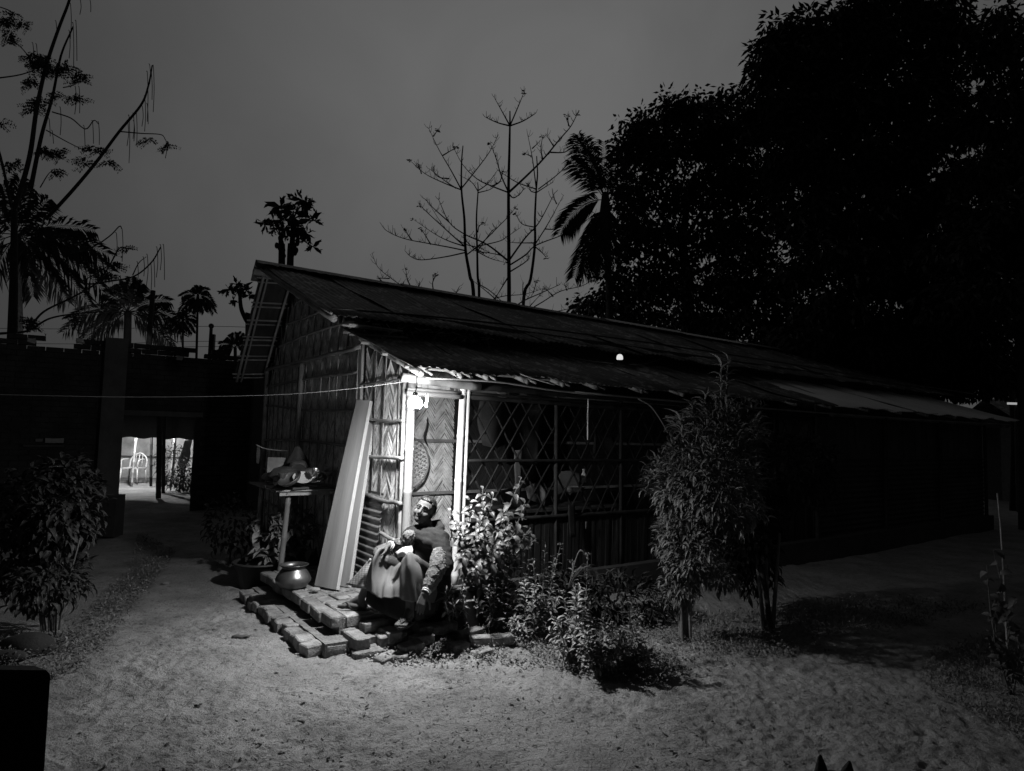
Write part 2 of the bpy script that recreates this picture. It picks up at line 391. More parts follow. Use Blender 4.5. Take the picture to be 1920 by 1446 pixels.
# ================================================================== GROUND
def axis_coords(lo, hi, fine, c0, c1, far):
    a = list(np.arange(c0, c1, fine)); x = c0; st = fine; pre = []
    while x > lo: st = min(st * 1.05, 25); x -= st; pre.append(x)
    x = a[-1]; st = fine; post = []
    while x < hi: st = min(st * 1.05, 25); x += st; post.append(x)
    return np.array(pre[::-1] + a + post)
gx = axis_coords(-300, 300, .0135, -2.3, 3.0, 0); gy = axis_coords(-60, 420, .0135, 2.35, 5.7, 0)
GX, GY = np.meshgrid(gx, gy, indexing='ij')
def ground_h(x, y):
    x = np.asarray(x, float).ravel(); y = np.asarray(y, float).ravel(); o = np.zeros_like(x); P = lambda k, s: np.stack([x * k + s, y * k + s * 2, o + s], 1)
    wx, wy = x, y; x = x + .10 * vnoise(P(2.7, 77.1)) + .03 * vnoise(P(8, 17.1)); y = y + .10 * vnoise(P(2.7, 57.7)) + .03 * vnoise(P(8, 5.9))
    P = lambda k, s: np.stack([x * k + s, y * k + s * 2, o + s], 1)
    h = .05 * vnoise(P(.7, 3.1)) + .022 * vnoise(P(2.3, 9.2)) + .012 * vnoise(P(6, 1.7))
    m = np.clip(1.2 + 2.2 * vnoise(P(1.1, 22.5)), .25, 1.4)
    r = 1 - 2 * np.abs(vnoise(P(13, 5.3))); r2 = 1 - 2 * np.abs(vnoise(P(27, 15.3)))
    h += m * (.009 * vnoise(P(13, 7.7)) + .019 * vnoise(P(31, 2.2)) + .0035 * r * r * r - .004 * np.clip(r2 - .8, 0, 1) * 5 * .6)
    n1 = vnoise(P(11, 31.3)) + .45 * vnoise(P(26, 8.8)); n2 = vnoise(P(17, 41.9)) + .4 * vnoise(P(38, 12.1))
    m2 = np.clip(.35 + 2.6 * vnoise(P(1.6, 50.1)), 0, 1)
    h += m2 * (.007 * np.clip(n1 * 9, -.5, .5) + .008 * np.clip(n2 * 9 - 1.0, -.5, .5))
    return h - .012
hh = ground_h(GX, GY)
nx, ny = len(gx), len(gy)
idx = np.arange(nx * ny).reshape(nx, ny)
Q = np.stack([idx[:-1, :-1], idx[1:, :-1], idx[1:, 1:], idx[:-1, 1:]], -1).reshape(-1, 4)
gme = quadmesh('ground', np.stack([GX.ravel(), GY.ravel(), hh], 1), Q, True)
link('ground', gme, 'soil', kind='structure')
# darker flecks, trodden litter and damp spots in the soil
t = M['soil'].node_tree; b = t.nodes['Principled BSDF']; src = b.inputs['Base Color'].links[0].from_socket
tcn = t.nodes.new('ShaderNodeTexCoord'); v1 = t.nodes.new('ShaderNodeTexNoise'); v1.inputs['Scale'].default_value = 21; v1.inputs['Detail'].default_value = 9; v1.inputs['Roughness'].default_value = .72
t.links.new(tcn.outputs['Object'], v1.inputs['Vector'])
r_ = t.nodes.new('ShaderNodeMapRange'); r_.inputs[1].default_value = .36; r_.inputs[2].default_value = .47; r_.inputs[3].default_value = .55; r_.inputs[4].default_value = 1.04
t.links.new(v1.outputs['Fac'], r_.inputs[0])
mm = t.nodes.new('ShaderNodeMath'); mm.operation = 'MULTIPLY'; t.links.new(src, mm.inputs[0]); t.links.new(r_.outputs[0], mm.inputs[1])
v2 = t.nodes.new('ShaderNodeTexNoise'); v2.inputs['Scale'].default_value = 170; v2.inputs['Detail'].default_value = 3
t.links.new(tcn.outputs['Object'], v2.inputs['Vector'])
r3 = t.nodes.new('ShaderNodeMapRange'); r3.inputs[1].default_value = .3; r3.inputs[2].default_value = .7; r3.inputs[3].default_value = .82; r3.inputs[4].default_value = 1.18
t.links.new(v2.outputs['Fac'], r3.inputs[0])
m3 = t.nodes.new('ShaderNodeMath'); m3.operation = 'MULTIPLY'; t.links.new(mm.outputs[0], m3.inputs[0]); t.links.new(r3.outputs[0], m3.inputs[1]); t.links.new(m3.outputs[0], b.inputs['Base Color'])
def gz(x, y): return float(ground_h([x], [y])[0])
def Gg(x, y, z=0.0):
    p = G(x, y, z); return np.array([p[0], p[1], gz(p[0], p[1])])

# ================================================================== BAMBOO HOUSE
house = thing('bamboo_house', 'long low bamboo house with woven walls and sloping rusted tin roof', 'house', (K[0], K[1], 0))
FL = .26                       # floor level of the mud plinth
LEN = 12.2                     # length of the long front
S_MAIN, S_BACK, S_RIDGE = 1.02, 4.26, 3.27
Z_RIDGE, Z_EAVE, Z_REAR = 3.50, 2.58, 2.24
def roof_z(s):
    if s < S_MAIN: return 2.03 + (s + .41) * .325 - .03
    if s < S_RIDGE: return Z_EAVE + (s - .75) * (Z_RIDGE - Z_EAVE) / (S_RIDGE - .75) - .07
    return Z_RIDGE - (s - S_RIDGE) * (Z_RIDGE - Z_REAR) / (4.41 - S_RIDGE) - .09
# plinth
def prism(name, m, pts, z0, z1, parent, jag=0.0):
    b = MB(); n = len(pts)
    for z in (z0, z1):
        for (t_, s_) in pts: b.v.append(np.array(H(t_, s_, z)))
    b.f.append(list(range(n))[::-1]); b.f.append([n + i for i in range(n)])
    for i in range(n): b.f.append([i, (i + 1) % n, n + (i + 1) % n, n + i])
    return b.build(name, m, parent)
prism('plinth', 'mud', [(.02, -.06), (3, -.12), (7, -.16), (LEN + .2, -.1), (LEN + .2, S_BACK + .1), (-.0, S_BACK + .1), (-.0, .0)], -.2, FL, house)
# mat walls: backing + woven strips
def mat_wall(name, m, plane, a0, a1, z0, ztop, parent, seed, hc=.082, pitch=.03, n_out=1.0):
    """plane('t', const) wall running along s, or ('s', const) wall running along t"""
    ax, c = plane; base = NG if ax == 't' else NF
    nrm = np.array([base[0], base[1], 0]) * n_out
    def P(a, z, o=0.0):
        q = np.array(H(c, a, z) if ax == 't' else H(a, c, z)); return q + nrm * o
    r = random.Random(seed); B = MB()
    na = int((a1 - a0) / .1)
    for i in range(na):
        x0 = a0 + (a1 - a0) * i / na; x1 = a0 + (a1 - a0) * (i + 1) / na
        B.quad(P(x0, z0, -.004), P(x1, z0, -.004), P(x1, ztop(x1), -.004), P(x0, ztop(x0), -.004))
        B.quad(P(x0, z0, -.016), P(x1, z0, -.016), P(x1, ztop(x1), -.016), P(x0, ztop(x0), -.016))
    B.build('mat_backing', 'backing', parent)
    V = []; F = []
    ncol = int((a1 - a0) / hc)
    for i in range(ncol):
        x0 = a0 + i * hc; x1 = x0 + hc * 1.08; up = 1 if (i % 2) else -1
        z = z0 - .1 + r.random() * pitch
        wob = r.random() * 6
        while z < 4:
            z += pitch * r.uniform(.86, 1.14)
            dz = up * hc * r.uniform(.95, 1.2) * 1.35
            zl, zr = z - dz / 2, z + dz / 2
            zt = min(ztop(x0), ztop(x1)) - .01
            if max(zl, zr) + pitch > zt: break
            if min(zl, zr) < z0: continue
            h = pitch * .5 * r.uniform(.86, 1.0); lift0 = r.uniform(.0, .0025); lift1 = r.uniform(.0, .0025)
            if r.random() < .03: lift1 += .006
            tw = r.uniform(-.003, .003); b = len(V)
            for (x, zc, lf) in ((x0, zl, lift0 - .0005), ((x0 + x1) / 2, (zl + zr) / 2, .0035), (x1, zr, lift1 - .0005)):
                V += [P(x, zc - h, lf - .001 + tw), P(x, zc, lf + .002), P(x, zc + h, lf - .001 - tw)]
            for k in (0, 1):
                for q in (0, 1): F.append((b + k * 3 + q, b + k * 3 + q + 1, b + (k + 1) * 3 + q + 1, b + (k + 1) * 3 + q))
    V = np.array(V) - origin(parent)
    return link(name, quadmesh(name, V, F, False), m, parent, 'stuff')
mat_wall('woven_mat', 'weave', ('t', 0.0), .03, S_MAIN, FL - .04, lambda s: roof_z(s) - .02, house, 1, hc=.092, pitch=.033)
mat_wall('woven_mat', 'weave', ('t', 0.0), S_MAIN, S_BACK, FL - .04, lambda s: roof_z(s) - .04, house, 2, hc=.092, pitch=.033)
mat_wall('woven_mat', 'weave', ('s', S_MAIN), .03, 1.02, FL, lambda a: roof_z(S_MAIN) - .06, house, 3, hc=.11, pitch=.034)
mat_wall('woven_mat', 'weave_shade', ('s', S_MAIN), 1.02, 7.0, FL, lambda a: roof_z(S_MAIN) - .06, house, 4, hc=.11, pitch=.034)  # same mat wall past the doorway, its shade painted in
# gable battens: verticals
def GT(s, z, o): q = np.array(H(0, s, z)); return q + np.array([NG[0], NG[1], 0]) * o
def part(name, m, build, parent=house, smooth=True, **kw):
    b = MB(); build(b); return b.build(name, m, parent, smooth, **kw)
verts_s = [.19, .45, .69, 1.38, 1.64, 1.89, 2.16, 2.44, 2.68, 2.95, 3.21, 3.52, 3.73, 3.95, 4.12]
for s_ in verts_s:
    j = random.uniform(-.03, .03)
    zt = roof_z(s_) - .06
    part('wall_batten', 'bamboo' if s_ > 1 else 'bamboo_dark', lambda b: b.pole(GT(s_, FL - .03, .018), GT(s_ + j * .6, min(zt, 2.28), .018), random.uniform(.0045, .0065), bend=.012, n=6))
    if s_ > 1.2:
        part('wall_batten', 'bamboo', lambda b: b.pole(GT(s_ - j + .05, 2.34, .018), GT(s_ + j, zt, .018), .009, bend=.008, n=6))
# horizontals (each a long thin pole, some sagging)
for (s0, z0, s1, z1, r_, sag, mm_) in ((1.05, .55, 4.2, .62, .014, .02, 'bamboo_dark'), (1.05, .99, 4.2, 1.02, .014, .02, 'bamboo_dark'), (1.05, 1.40, 4.2, 1.40, .016, -.02, 'bamboo'),
                                       (1.05, 1.74, 4.2, 1.86, .014, .03, 'bamboo'), (1.05, 2.10, 4.2, 2.10, .015, -.02, 'bamboo'), (1.0, 2.34, 4.25, 2.33, .022, .0, 'bamboo'),
                                       (1.2, 2.62, 3.75, 2.60, .014, -.02, 'bamboo'), (1.9, 2.86, 3.5, 2.86, .013, .02, 'bamboo'), (2.5, 3.08, 3.2, 3.07, .013, 0, 'bamboo_dark'),
                                       (.0, 1.99, .98, 1.98, .010, 0, 'bamboo_dark'), (.03, 1.64, .98, 1.65, .013, 0, 'bamboo'), (.03, 1.34, 1.1, 1.345, .016, .02, 'bamboo_dark'),
                                       (.02, .97, 1.0, 1.0, .018, .02, 'bamboo_dark'), (.02, .64, .95, .70, .017, -.02, 'bamboo_dark')):
    def f(b):
        n = 9; P = []
        for i in range(n):
            u = i / (n - 1); P.append(GT(s0 + (s1 - s0) * u, z0 + (z1 - z0) * u - sag * math.sin(PI * u) + random.uniform(-.006, .006), .034 + (.0 if r_ < .02 else .012)))
        b.tube(cat(P, 3), r_, 7)
    part('wall_rail', mm_, f)
# posts
part('corner_post', 'bamboo_pale', lambda b: b.pole(GT(-.015, FL - .05, .0), GT(-.015, 1.97, .0), .036, nodes=.34, n=14))
part('corner_post', 'bamboo', lambda b: b.pole(GT(.075, FL - .05, .02), GT(.07, 1.97, .02), .021, nodes=.3, n=10))
for ds, r_ in ((0, .02), (.05, .017), (-.045, .016)):
    part('wall_post', 'bamboo', lambda b: b.pole(GT(S_MAIN + ds, FL - .05, .03 - abs(ds) * .2), GT(S_MAIN + ds * .8, 2.38, .03), r_, nodes=.33))
part('wall_post', 'bamboo', lambda b: b.pole(GT(2.70, .0, .06), GT(2.74, 2.30, .05), .03, nodes=.35, n=12))
part('wall_post', 'bamboo_dark', lambda b: b.pole(GT(S_BACK, -.05, .03), GT(S_BACK, 2.33, .03), .035, nodes=.35, n=12))
def FT(t_, z, o): q = np.array(H(t_, 0, z)); return q + np.array([NF[0], NF[1], 0]) * o
part('door_post', 'post_white', lambda b: b.pole(FT(.475, FL - .02, .02), FT(.50, 1.965, .02), .030, nodes=.36, bend=.012, n=14))
part('door_post', 'post_white', lambda b: b.pole(FT(.535, FL - .02, .02), FT(.55, 1.955, .03), .017, nodes=.32, bend=.014, n=10))
# lintel: split bamboo pair, sticks above, carrying beam
part('lintel', 'bamboo_pale', lambda b: b.pole(FT(-.06, 1.865, .05), FT(.47, 1.86, .045), .022, nodes=.5, n=12))
part('lintel', 'bamboo_pale', lambda b: b.pole(FT(-.05, 1.90, .045), FT(.46, 1.895, .04), .014, nodes=.5, n=10))
for i in range(24):
    a = -.02 + i * .0205
    gap = i in (19, 20, 22)
    if gap: continue
    part('reed_slat', 'bamboo', lambda b: b.box(FT(a, 1.945, .03 + random.uniform(-.003, .003)), (.0175, .004, .085), rz=math.atan2(UF[1], UF[0]) + random.uniform(-.15, .15)), smooth=False)
part('front_beam', 'bamboo_dark', lambda b: b.pole(H(-.14, -.115, 1.985), H(.62, -.10, 1.955), .036, nodes=.4, n=14))
part('eave_beam', 'lattice', lambda b: b.pole(H(.58, -.06, 1.955), H(6.5, -.05, 1.93), .028, nodes=.4, n=10))
part('eave_beam', 'bamboo_dark', lambda b: b.pole(H(6.5, -.05, 1.94), H(12.3, -.03, 1.96), .028, nodes=.4, n=10))
# thin bright eave pole that sags under the tin edge, and short purlin stubs
part('eave_pole', 'bamboo', lambda b: b.tube(cat([H(-.02, -.30, 1.975), H(.3, -.33, 1.985), H(.7, -.35, 1.985), H(1.2, -.36, 1.955), H(1.75, -.36, 1.94)], 6), [.009] * 25, 7))
part('eave_pole', 'bamboo_dark', lambda b: b.tube(cat([H(1.5, -.36, 1.95), H(4, -.37, 1.93), H(8, -.36, 1.93), H(12.5, -.36, 1.97)], 6), [.011] * 19, 6))
for i, t_ in enumerate([-.1, .28, .52, .95, 1.35, 1.8, 2.4, 3.0, 3.7, 4.4, 5.2, 6.0, 7, 8, 9, 10, 11, 12]):
    part('rafter', 'bamboo', lambda b: b.pole(H(t_, -.37 + random.uniform(-.02, .03), 2.005), H(t_ + .02, 1.15, 2.49), .022 if t_ > 0 else .03, nodes=.3, n=10))
    if t_ < 2.5:
        part('rafter', 'bamboo_dark', lambda b: b.pole(H(t_ + .12, -.33, 2.005), H(t_ + .16, 1.15, 2.49), .011, nodes=.3, n=7))
for i, (s_, z_) in enumerate(((-.2, 2.075), (.2, 2.205), (.62, 2.34), (1.02, 2.475))):
    part('purlin', 'bamboo_dark', lambda b: b.pole(H(-.16 - .02 * i, s_, z_ - .012), H(12.6, s_, z_ - .012), .014, nodes=.3, n=7))
# tin sheets ---------------------------------------------------------
def tin(t0, t1, lo, hi, m, parent=house, rows=5, pitch=.076, amp=.0075, jit=.012, name='roof_sheet', sag=.012):
    """corrugated sheet between t0..t1, lo/hi = (s,z) of its lower and upper edge"""
    n = max(4, int((t1 - t0) / pitch * 6)); r = random
    e = [r.uniform(-jit, jit) for _ in range(4)]; P = []; dn = random.uniform(0, 50)
    for i in range(rows):
        u = i / (rows - 1); row = []
        for j in range(n + 1):
            v = j / n; s_ = lo[0] + (hi[0] - lo[0]) * u + (e[0] * (1 - v) + e[1] * v) * (1 - u) * 2
            z_ = lo[1] + (hi[1] - lo[1]) * u - sag * math.sin(PI * u) + (e[2] * (1 - v) + e[3] * v) * .5 + amp * math.sin(2 * PI * (t0 + (t1 - t0) * v) / pitch)
            z_ += .006 * math.sin(9 * v + u * 5 + t0 * 3) + .016 * math.sin(4.1 * v + u * 7 + dn) * math.sin(3 * u + dn * 2)
            row.append(H(t0 + (t1 - t0) * v, s_, z_))
        P.append(row)
    b = MB(); b.grid(P); Q = [[(x, y, z - .003) for x, y, z in row] for row in P]; b.grid(Q)
    k = rows * (n + 1)
    for j in range(n):
        b.f.append([j, j + 1, k + j + 1, k + j]); a = (rows - 1) * (n + 1) + j; b.f.append([a, a + 1, k + a + 1, k + a])
    for i in range(rows - 1):
        a = i * (n + 1); c = a + n + 1; b.f.append([a, c, k + c, k + a]); a += n; c += n; b.f.append([a, c, k + c, k + a])
    return b.build(name, m, parent, True)
t_ = -.2; i = 0
while t_ < 12.7:
    wd = .78
    new = t_ > 5.9
    tin(t_, min(t_ + wd + .06, 12.9), (-.41, 2.035 + .006 * (i % 2) + .003), (1.16, 2.545 + .006 * (i % 2)), 'tin_new' if new else 'tin')
    t_ += wd; i += 1
t_ = -.42; i = 0
while t_ < 12.7:
    wd = .80
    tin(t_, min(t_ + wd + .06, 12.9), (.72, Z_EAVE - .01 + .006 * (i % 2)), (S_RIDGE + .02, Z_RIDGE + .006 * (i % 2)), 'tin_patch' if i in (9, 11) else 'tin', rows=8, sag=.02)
    tin(t_, min(t_ + wd + .06, 12.9), (4.43, Z_REAR + .006 * (i % 2)), (S_RIDGE - .02, Z_RIDGE + .006 * (i % 2)), 'tin_shade', rows=5)  # rear sheets carry painted underside shade
    t_ += wd; i += 1
# ridge cap with scalloped edge
for i in range(7):
    a, c = -.5 + i * 1.92, -.5 + (i + 1) * 1.92 + .05
    P = []
    for u, (ds, dz) in enumerate(((-.22, -.055), (-.11, -.02), (0, .03), (.10, -.07), (.20, -.19))):
        P.append([H(a + (c - a) * v, S_RIDGE + ds + (.012 * math.sin(v * 90) if u in (0, 4) else 0), Z_RIDGE + dz + .012 * (i % 2) + .02) for v in np.linspace(0, 1, 60)])
    b = MB(); b.grid(P); b.build('ridge_cap', 'tin_new' if 3 <= i <= 4 else 'tin', house, True)
part('ridge_pole', 'bamboo', lambda b: b.pole(H(-.52, S_RIDGE, Z_RIDGE - .10), H(12.8, S_RIDGE, Z_RIDGE - .10), .04, nodes=.4, n=10))
# rake rafters, ladder battens under the rear overhang
part('rake_rafter', 'bamboo', lambda b: b.pole(H(-.40, S_RIDGE - .12, Z_RIDGE - .10), H(-.40, .78, Z_EAVE - .045), .034, nodes=.38, n=12))
part('rake_rafter', 'bamboo_dark', lambda b: b.pole(H(-.33, S_RIDGE - .16, Z_RIDGE - .11), H(-.34, .95, Z_EAVE + .0), .02, nodes=.38, n=10))
part('rake_rafter', 'bamboo_dark', lambda b: b.pole(H(-.45, S_RIDGE - .05, Z_RIDGE - .07), H(-.45, .72, Z_EAVE - .01), .014, nodes=.38, n=8))
rear = lambda s_, o=0: Z_RIDGE - (s_ - S_RIDGE) * (Z_RIDGE - Z_REAR) / (4.41 - S_RIDGE) - o
part('rake_rafter', 'bamboo', lambda b: b.pole(H(-.385, S_RIDGE + .05, rear(S_RIDGE + .05, .07)), H(-.385, 4.42, rear(4.42, .07)), .017, nodes=.38, n=8))
part('rake_rafter', 'bamboo', lambda b: b.pole(H(-.335, S_RIDGE + .05, rear(S_RIDGE + .05, .07)), H(-.33, 4.42, rear(4.42, .07)), .013, nodes=.38, n=8))
part('rake_rafter', 'bamboo', lambda b: b.pole(H(-.06, S_RIDGE - .02, rear(S_RIDGE - .02, .12)), H(-.055, 4.30, rear(4.30, .08)), .016, nodes=.38, n=8))
for s_, dd in ((3.36, 0), (3.40, .1), (3.60, 0), (3.64, .02), (3.78, 0), (3.82, .02), (3.95, 0), (3.985, .0), (4.04, -.06), (4.16, .0), (4.20, .02), (4.36, .0), (4.40, .03)):
    part('ladder_batten', 'bamboo', lambda b: b.pole(H(-.44 + random.uniform(-.02, .03), s_, rear(s_, .045)), H(-.0 + dd * .3, s_ - .03, rear(s_ - .03, .045)), random.uniform(.008, .0115), nodes=.3, n=7))
# tattered litter in the gap between the two roofs
def litter(b):
    for i in range(90):
        p = np.array(H(random.uniform(-.15, 1.3) ** 1, random.uniform(.6, .78), random.uniform(2.46, 2.53))); q = np.array([random.uniform(-1, 1), random.uniform(-1, 1), random.uniform(-.4, .4)]); q /= np.linalg.norm(q)
        b.tube([p, p + q * random.uniform(.03, .12)], .0025, 4)
part('roof_litter', 'bamboo', litter, kind='stuff')
for a, c in ((-.33, .05), (-.22, .3), (-.28, -.02)):
    part('pole_end', 'bamboo', lambda b: b.pole(H(a, .74 + c * .4, 2.50 - abs(c) * .25), H(a + .55, .76, 2.50 - abs(c) * .2), .011, n=8))
# lattice front ------------------------------------------------------
for (a, c, z, r_) in ((.55, 6.2, 1.865, .020), (.55, 6.2, 1.315, .014), (.55, 6.2, .795, .018), (.55, 6.2, 1.90, .012)):
    part('lattice_rail', 'bamboo_shade', lambda b: b.pole(FT(a, z, .02), FT(c, z - .02, .02), r_, nodes=.3, n=8))
for a in (1.61, 2.49, 3.45, 4.4, 5.3, 6.2):
    part('lattice_post', 'bamboo_shade', lambda b: b.pole(FT(a, FL, .0), FT(a - .03, 1.94, .0), .02, nodes=.3, n=9))
for k in range(-4, 31):
    for sg in (1, -1):
        a0 = .58 + k * .195 + random.uniform(-.02, .02); run = .72 + random.uniform(-.03, .03)
        p0 = (a0, .80) if sg > 0 else (a0 + run, .80); p1 = (a0 + run, 1.86) if sg > 0 else (a0, 1.86)
        lo_t, hi_t = .57, 6.2
        def clip(p, q):
            (x0, z0_), (x1, z1_) = p, q
            for lim, s_ in ((lo_t, 1), (hi_t, -1)):
                if (x0 - lim) * s_ < 0 and (x1 - lim) * s_ < 0: return None
                if (x0 - lim) * s_ < 0: u = (lim - x0) / (x1 - x0); x0, z0_ = lim, z0_ + (z1_ - z0_) * u
                if (x1 - lim) * s_ < 0: u = (lim - x1) / (x0 - x1); x1, z1_ = lim, z1_ + (z0_ - z1_) * u
            return (x0, z0_), (x1, z1_)
        cc = clip(p0, p1)
        if cc is None: continue
        (x0, z0_), (x1, z1_) = cc
        if abs(z1_ - z0_) < .06: continue
        def f(b):
            off = .006 * sg; dx, dz = x1 - x0, z1_ - z0_; L = math.hypot(dx, dz); nx_, nz_ = -dz / L, dx / L; hw = random.uniform(.008, .012)
            P = []; P2 = []
            for i in range(7):
                u = i / 6; o = off + .005 * math.sin(u * 20 + k) * sg; x = x0 + dx * u + .004 * math.sin(u * 7 + k); z = z0_ + dz * u
                P.append([FT(x - nx_ * hw, z - nz_ * hw, o), FT(x, z, o + .004), FT(x + nx_ * hw, z + nz_ * hw, o)])
                P2.append([FT(x - nx_ * hw, z - nz_ * hw, o - .002), FT(x, z, o - .002), FT(x + nx_ * hw, z + nz_ * hw, o - .002)])
            b.grid(P); b.grid(P2)
        part('lattice_slat', 'lattice', f, smooth=False)
# split-bamboo skirt wall below the sill
i = 0; a = .56
while a < 6.2:
    wd = random.uniform(.035, .06)
    part('wall_slat', 'bamboo_shade', lambda b: b.box(FT(a + wd / 2, (FL + .79) / 2, .005 + random.uniform(-.004, .004)), (wd * .93, .006, .79 - FL), rz=math.atan2(UF[1], UF[0]), jit=.006), smooth=False)
    a += wd
# right half of the front: horizontal ribbed tin below, boards above
def ribbed(t0, t1, z0, z1, m, name):
    n = int((z1 - z0) / .076 * 6); P = []
    for j in range(n + 1):
        z = z0 + (z1 - z0) * j / n; o = .012 + .01 * math.sin(2 * PI * z / .076)
        P.append([tuple(FT(a, z, o + .004 * math.sin(a * 5))) for a in np.linspace(t0, t1, 8)])
    b = MB(); b.grid(P); b.build(name, m, house, True)
for a in np.arange(6.25, 12.2, 1.5):
    ribbed(a, min(a + 1.55, 12.2), FL - .02, 1.0, 'tin_shade', 'wall_sheet'); ribbed(a, min(a + 1.55, 12.2), .98, 1.32, 'tin_shade', 'wall_sheet')
a = 6.25
while a < 12.15:
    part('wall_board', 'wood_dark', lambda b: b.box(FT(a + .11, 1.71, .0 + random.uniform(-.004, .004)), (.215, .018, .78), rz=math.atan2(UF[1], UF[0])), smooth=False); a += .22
for a in (6.22, 8.2, 10.2, 12.2):
    part('wall_post', 'bamboo_shade', lambda b: b.pole(FT(a, 0, .05), FT(a, 1.95, .05), .03, n=9))
for a in np.arange(.3, 12.2, 1.0):
    part('upper_panel', 'backing', lambda b: b.box(np.array(H(a + .5, 1.10, 2.60)), (.99, .012, .26), rz=math.atan2(UF[1], UF[0])), smooth=False)
# unseen rear and end walls so that the house is closed from other sides
prism('rear_wall', 'backing', [(0.03, S_BACK - .02), (LEN, S_BACK - .02), (LEN, S_BACK + .01), (.03, S_BACK + .01)], FL, 2.40, house)
def profile_wall(name, t0, t1, s0=.03):
    b = MB(); ss = [s0, .5, S_MAIN - .01, S_MAIN + .01, 2.0, S_RIDGE, 3.8, S_BACK]; n = len(ss)
    for t_ in (t0, t1):
        for q in ss: b.v.append(np.array(H(t_, q, FL)))
        for q in ss: b.v.append(np.array(H(t_, q, roof_z(q) - .035)))
    for k in (0, 2 * n):
        for i in range(n - 1): b.f.append([k + i, k + i + 1, k + n + i + 1, k + n + i])
    for i in range(n - 1): b.f.append([n + i, n + i + 1, 3 * n + i + 1, 3 * n + i])
    b.f.append([0, n, 3 * n, 2 * n]); b.f.append([n - 1, 2 * n - 1, 4 * n - 1, 3 * n - 1])
    return b.build(name, 'backing', house)
profile_wall('end_wall', LEN - .02, LEN + .01); profile_wall('inner_partition', 7.0, 7.03)
# inner wall rails seen through the doorway
for z in (.95, 1.47, 2.0):
    part('inner_rail', 'bamboo', lambda b: b.box(np.array(H(3.2, S_MAIN - .035, z)), (6.2, .012, .03), rz=math.atan2(UF[1], UF[0])), smooth=False)

# ================================================================== BRICK STEP (every brick its own piece)
def brick_mesh(seed, d=(.235, .112, .08)):
    b = MB(); b.box((0, 0, 0), d); me = rawmesh('brick', b.v, b.f, False)
    me = modded(me, [('BEVEL', dict(width=.008, segments=1)), ('SUBSURF', dict(levels=1, render_levels=1, subdivision_type='SIMPLE')), ('TRIANGULATE', {})], 'brick')
    co = np.empty(len(me.vertices) * 3); me.vertices.foreach_get('co', co); co = co.reshape(-1, 3)
    co += .016 * np.stack([vnoise(co * 14 + seed * 3 + k * 7) for k in range(3)], 1); me.vertices.foreach_set('co', co.ravel())
    me.polygons.foreach_set('use_smooth', [False] * len(me.polygons)); me.update(); me.materials.clear(); me.materials.append(M['brick']); return me
BR = [brick_mesh(k) for k in range(6)]
STONE = [brick_mesh(20 + k, (.15, .13, .10)) for k in range(3)]
step = thing('brick_step', 'low two course doorstep of worn laid bricks in front of the bamboo doorway', 'doorstep', H(-.4, .2, 0))
AF = math.atan2(UF[1], UF[0]); AG = math.atan2(UG[1], UG[0])
def put(parent, me, loc, rz, tilt=.03, sc_=(1, 1, 1), name='brick'):
    o = bpy.data.objects.new(name, me); COL.objects.link(o); o.parent = parent
    o.location = tuple(np.array(loc) - origin(parent)); o.rotation_euler = (random.uniform(-tilt, tilt), random.uniform(-tilt, tilt), rz + random.uniform(-tilt, tilt)); o.scale = sc_
    return o
# lower course: kerb row running back along the left, then round the front
s_ = -.26
while s_ < 1.62:
    put(step, random.choice(BR), H(-.80 + random.uniform(-.022, .022), s_, .034 + random.uniform(-.014, .008)), AF, .12, (random.uniform(.72, .9), random.uniform(.95, 1.15), 1)); s_ += .128
for a in (-.70, -.56):
    put(step, random.choice(BR), H(a, -.33 + random.uniform(-.01, .01), .028), AF, .1, (.62, 1.1, .9))
def earth(name, pts, z, m='packed'):
    n = len(pts); b = MB()
    for zz in (-.1, z):
        for (t_, q_) in pts: b.v.append(np.array(H(t_, q_, zz)))
    b.f.append([n + i for i in range(n)])
    for i in range(n): b.f.append([i, (i + 1) % n, n + (i + 1) % n, n + i])
    return b.build(name, m, step)
M['packed'] = mat('packed earth fill', .16, .5, .95, 8, 1.0, 40, rnd=0, dist=.02)
earth('earth_fill', [(-.78, -.38), (-.02, -.42), (-.02, 1.6), (-.78, 1.6)], .078); earth('earth_fill', [(-.62, -.22), (-.02, -.22), (-.02, 1.5), (-.62, 1.5)], .186)
# fill bricks of the lower course under the top
for a in (-.55, -.3, -.05):
    for s_ in np.arange(-.38, 1.5, .245): put(step, random.choice(BR), H(a, s_, .075), AG, .02)
# top course, header bricks across, with a few missing or replaced by stones
row = 0
for ri, a in enumerate(np.arange(-.635, .02, .122)):
    s_ = -.24 + random.uniform(0, .06) + (.06 if ri > 3 else 0)
    while s_ < 1.55:
        put(step, random.choice(BR), H(a + random.uniform(-.010, .010), s_ + .117, .160 + random.uniform(-.011, .009)), AG, .05, (random.uniform(.9, .98), random.uniform(.90, 1.0), 1)); s_ += .245
for (x, y, z, rz, k) in ((648, 1172, .10, .3, 0), (600, 1190, .02, 0, 0)):
    p = G(x, y, z); put(step, random.choice(STONE), p, rz, .15, name='cobble')
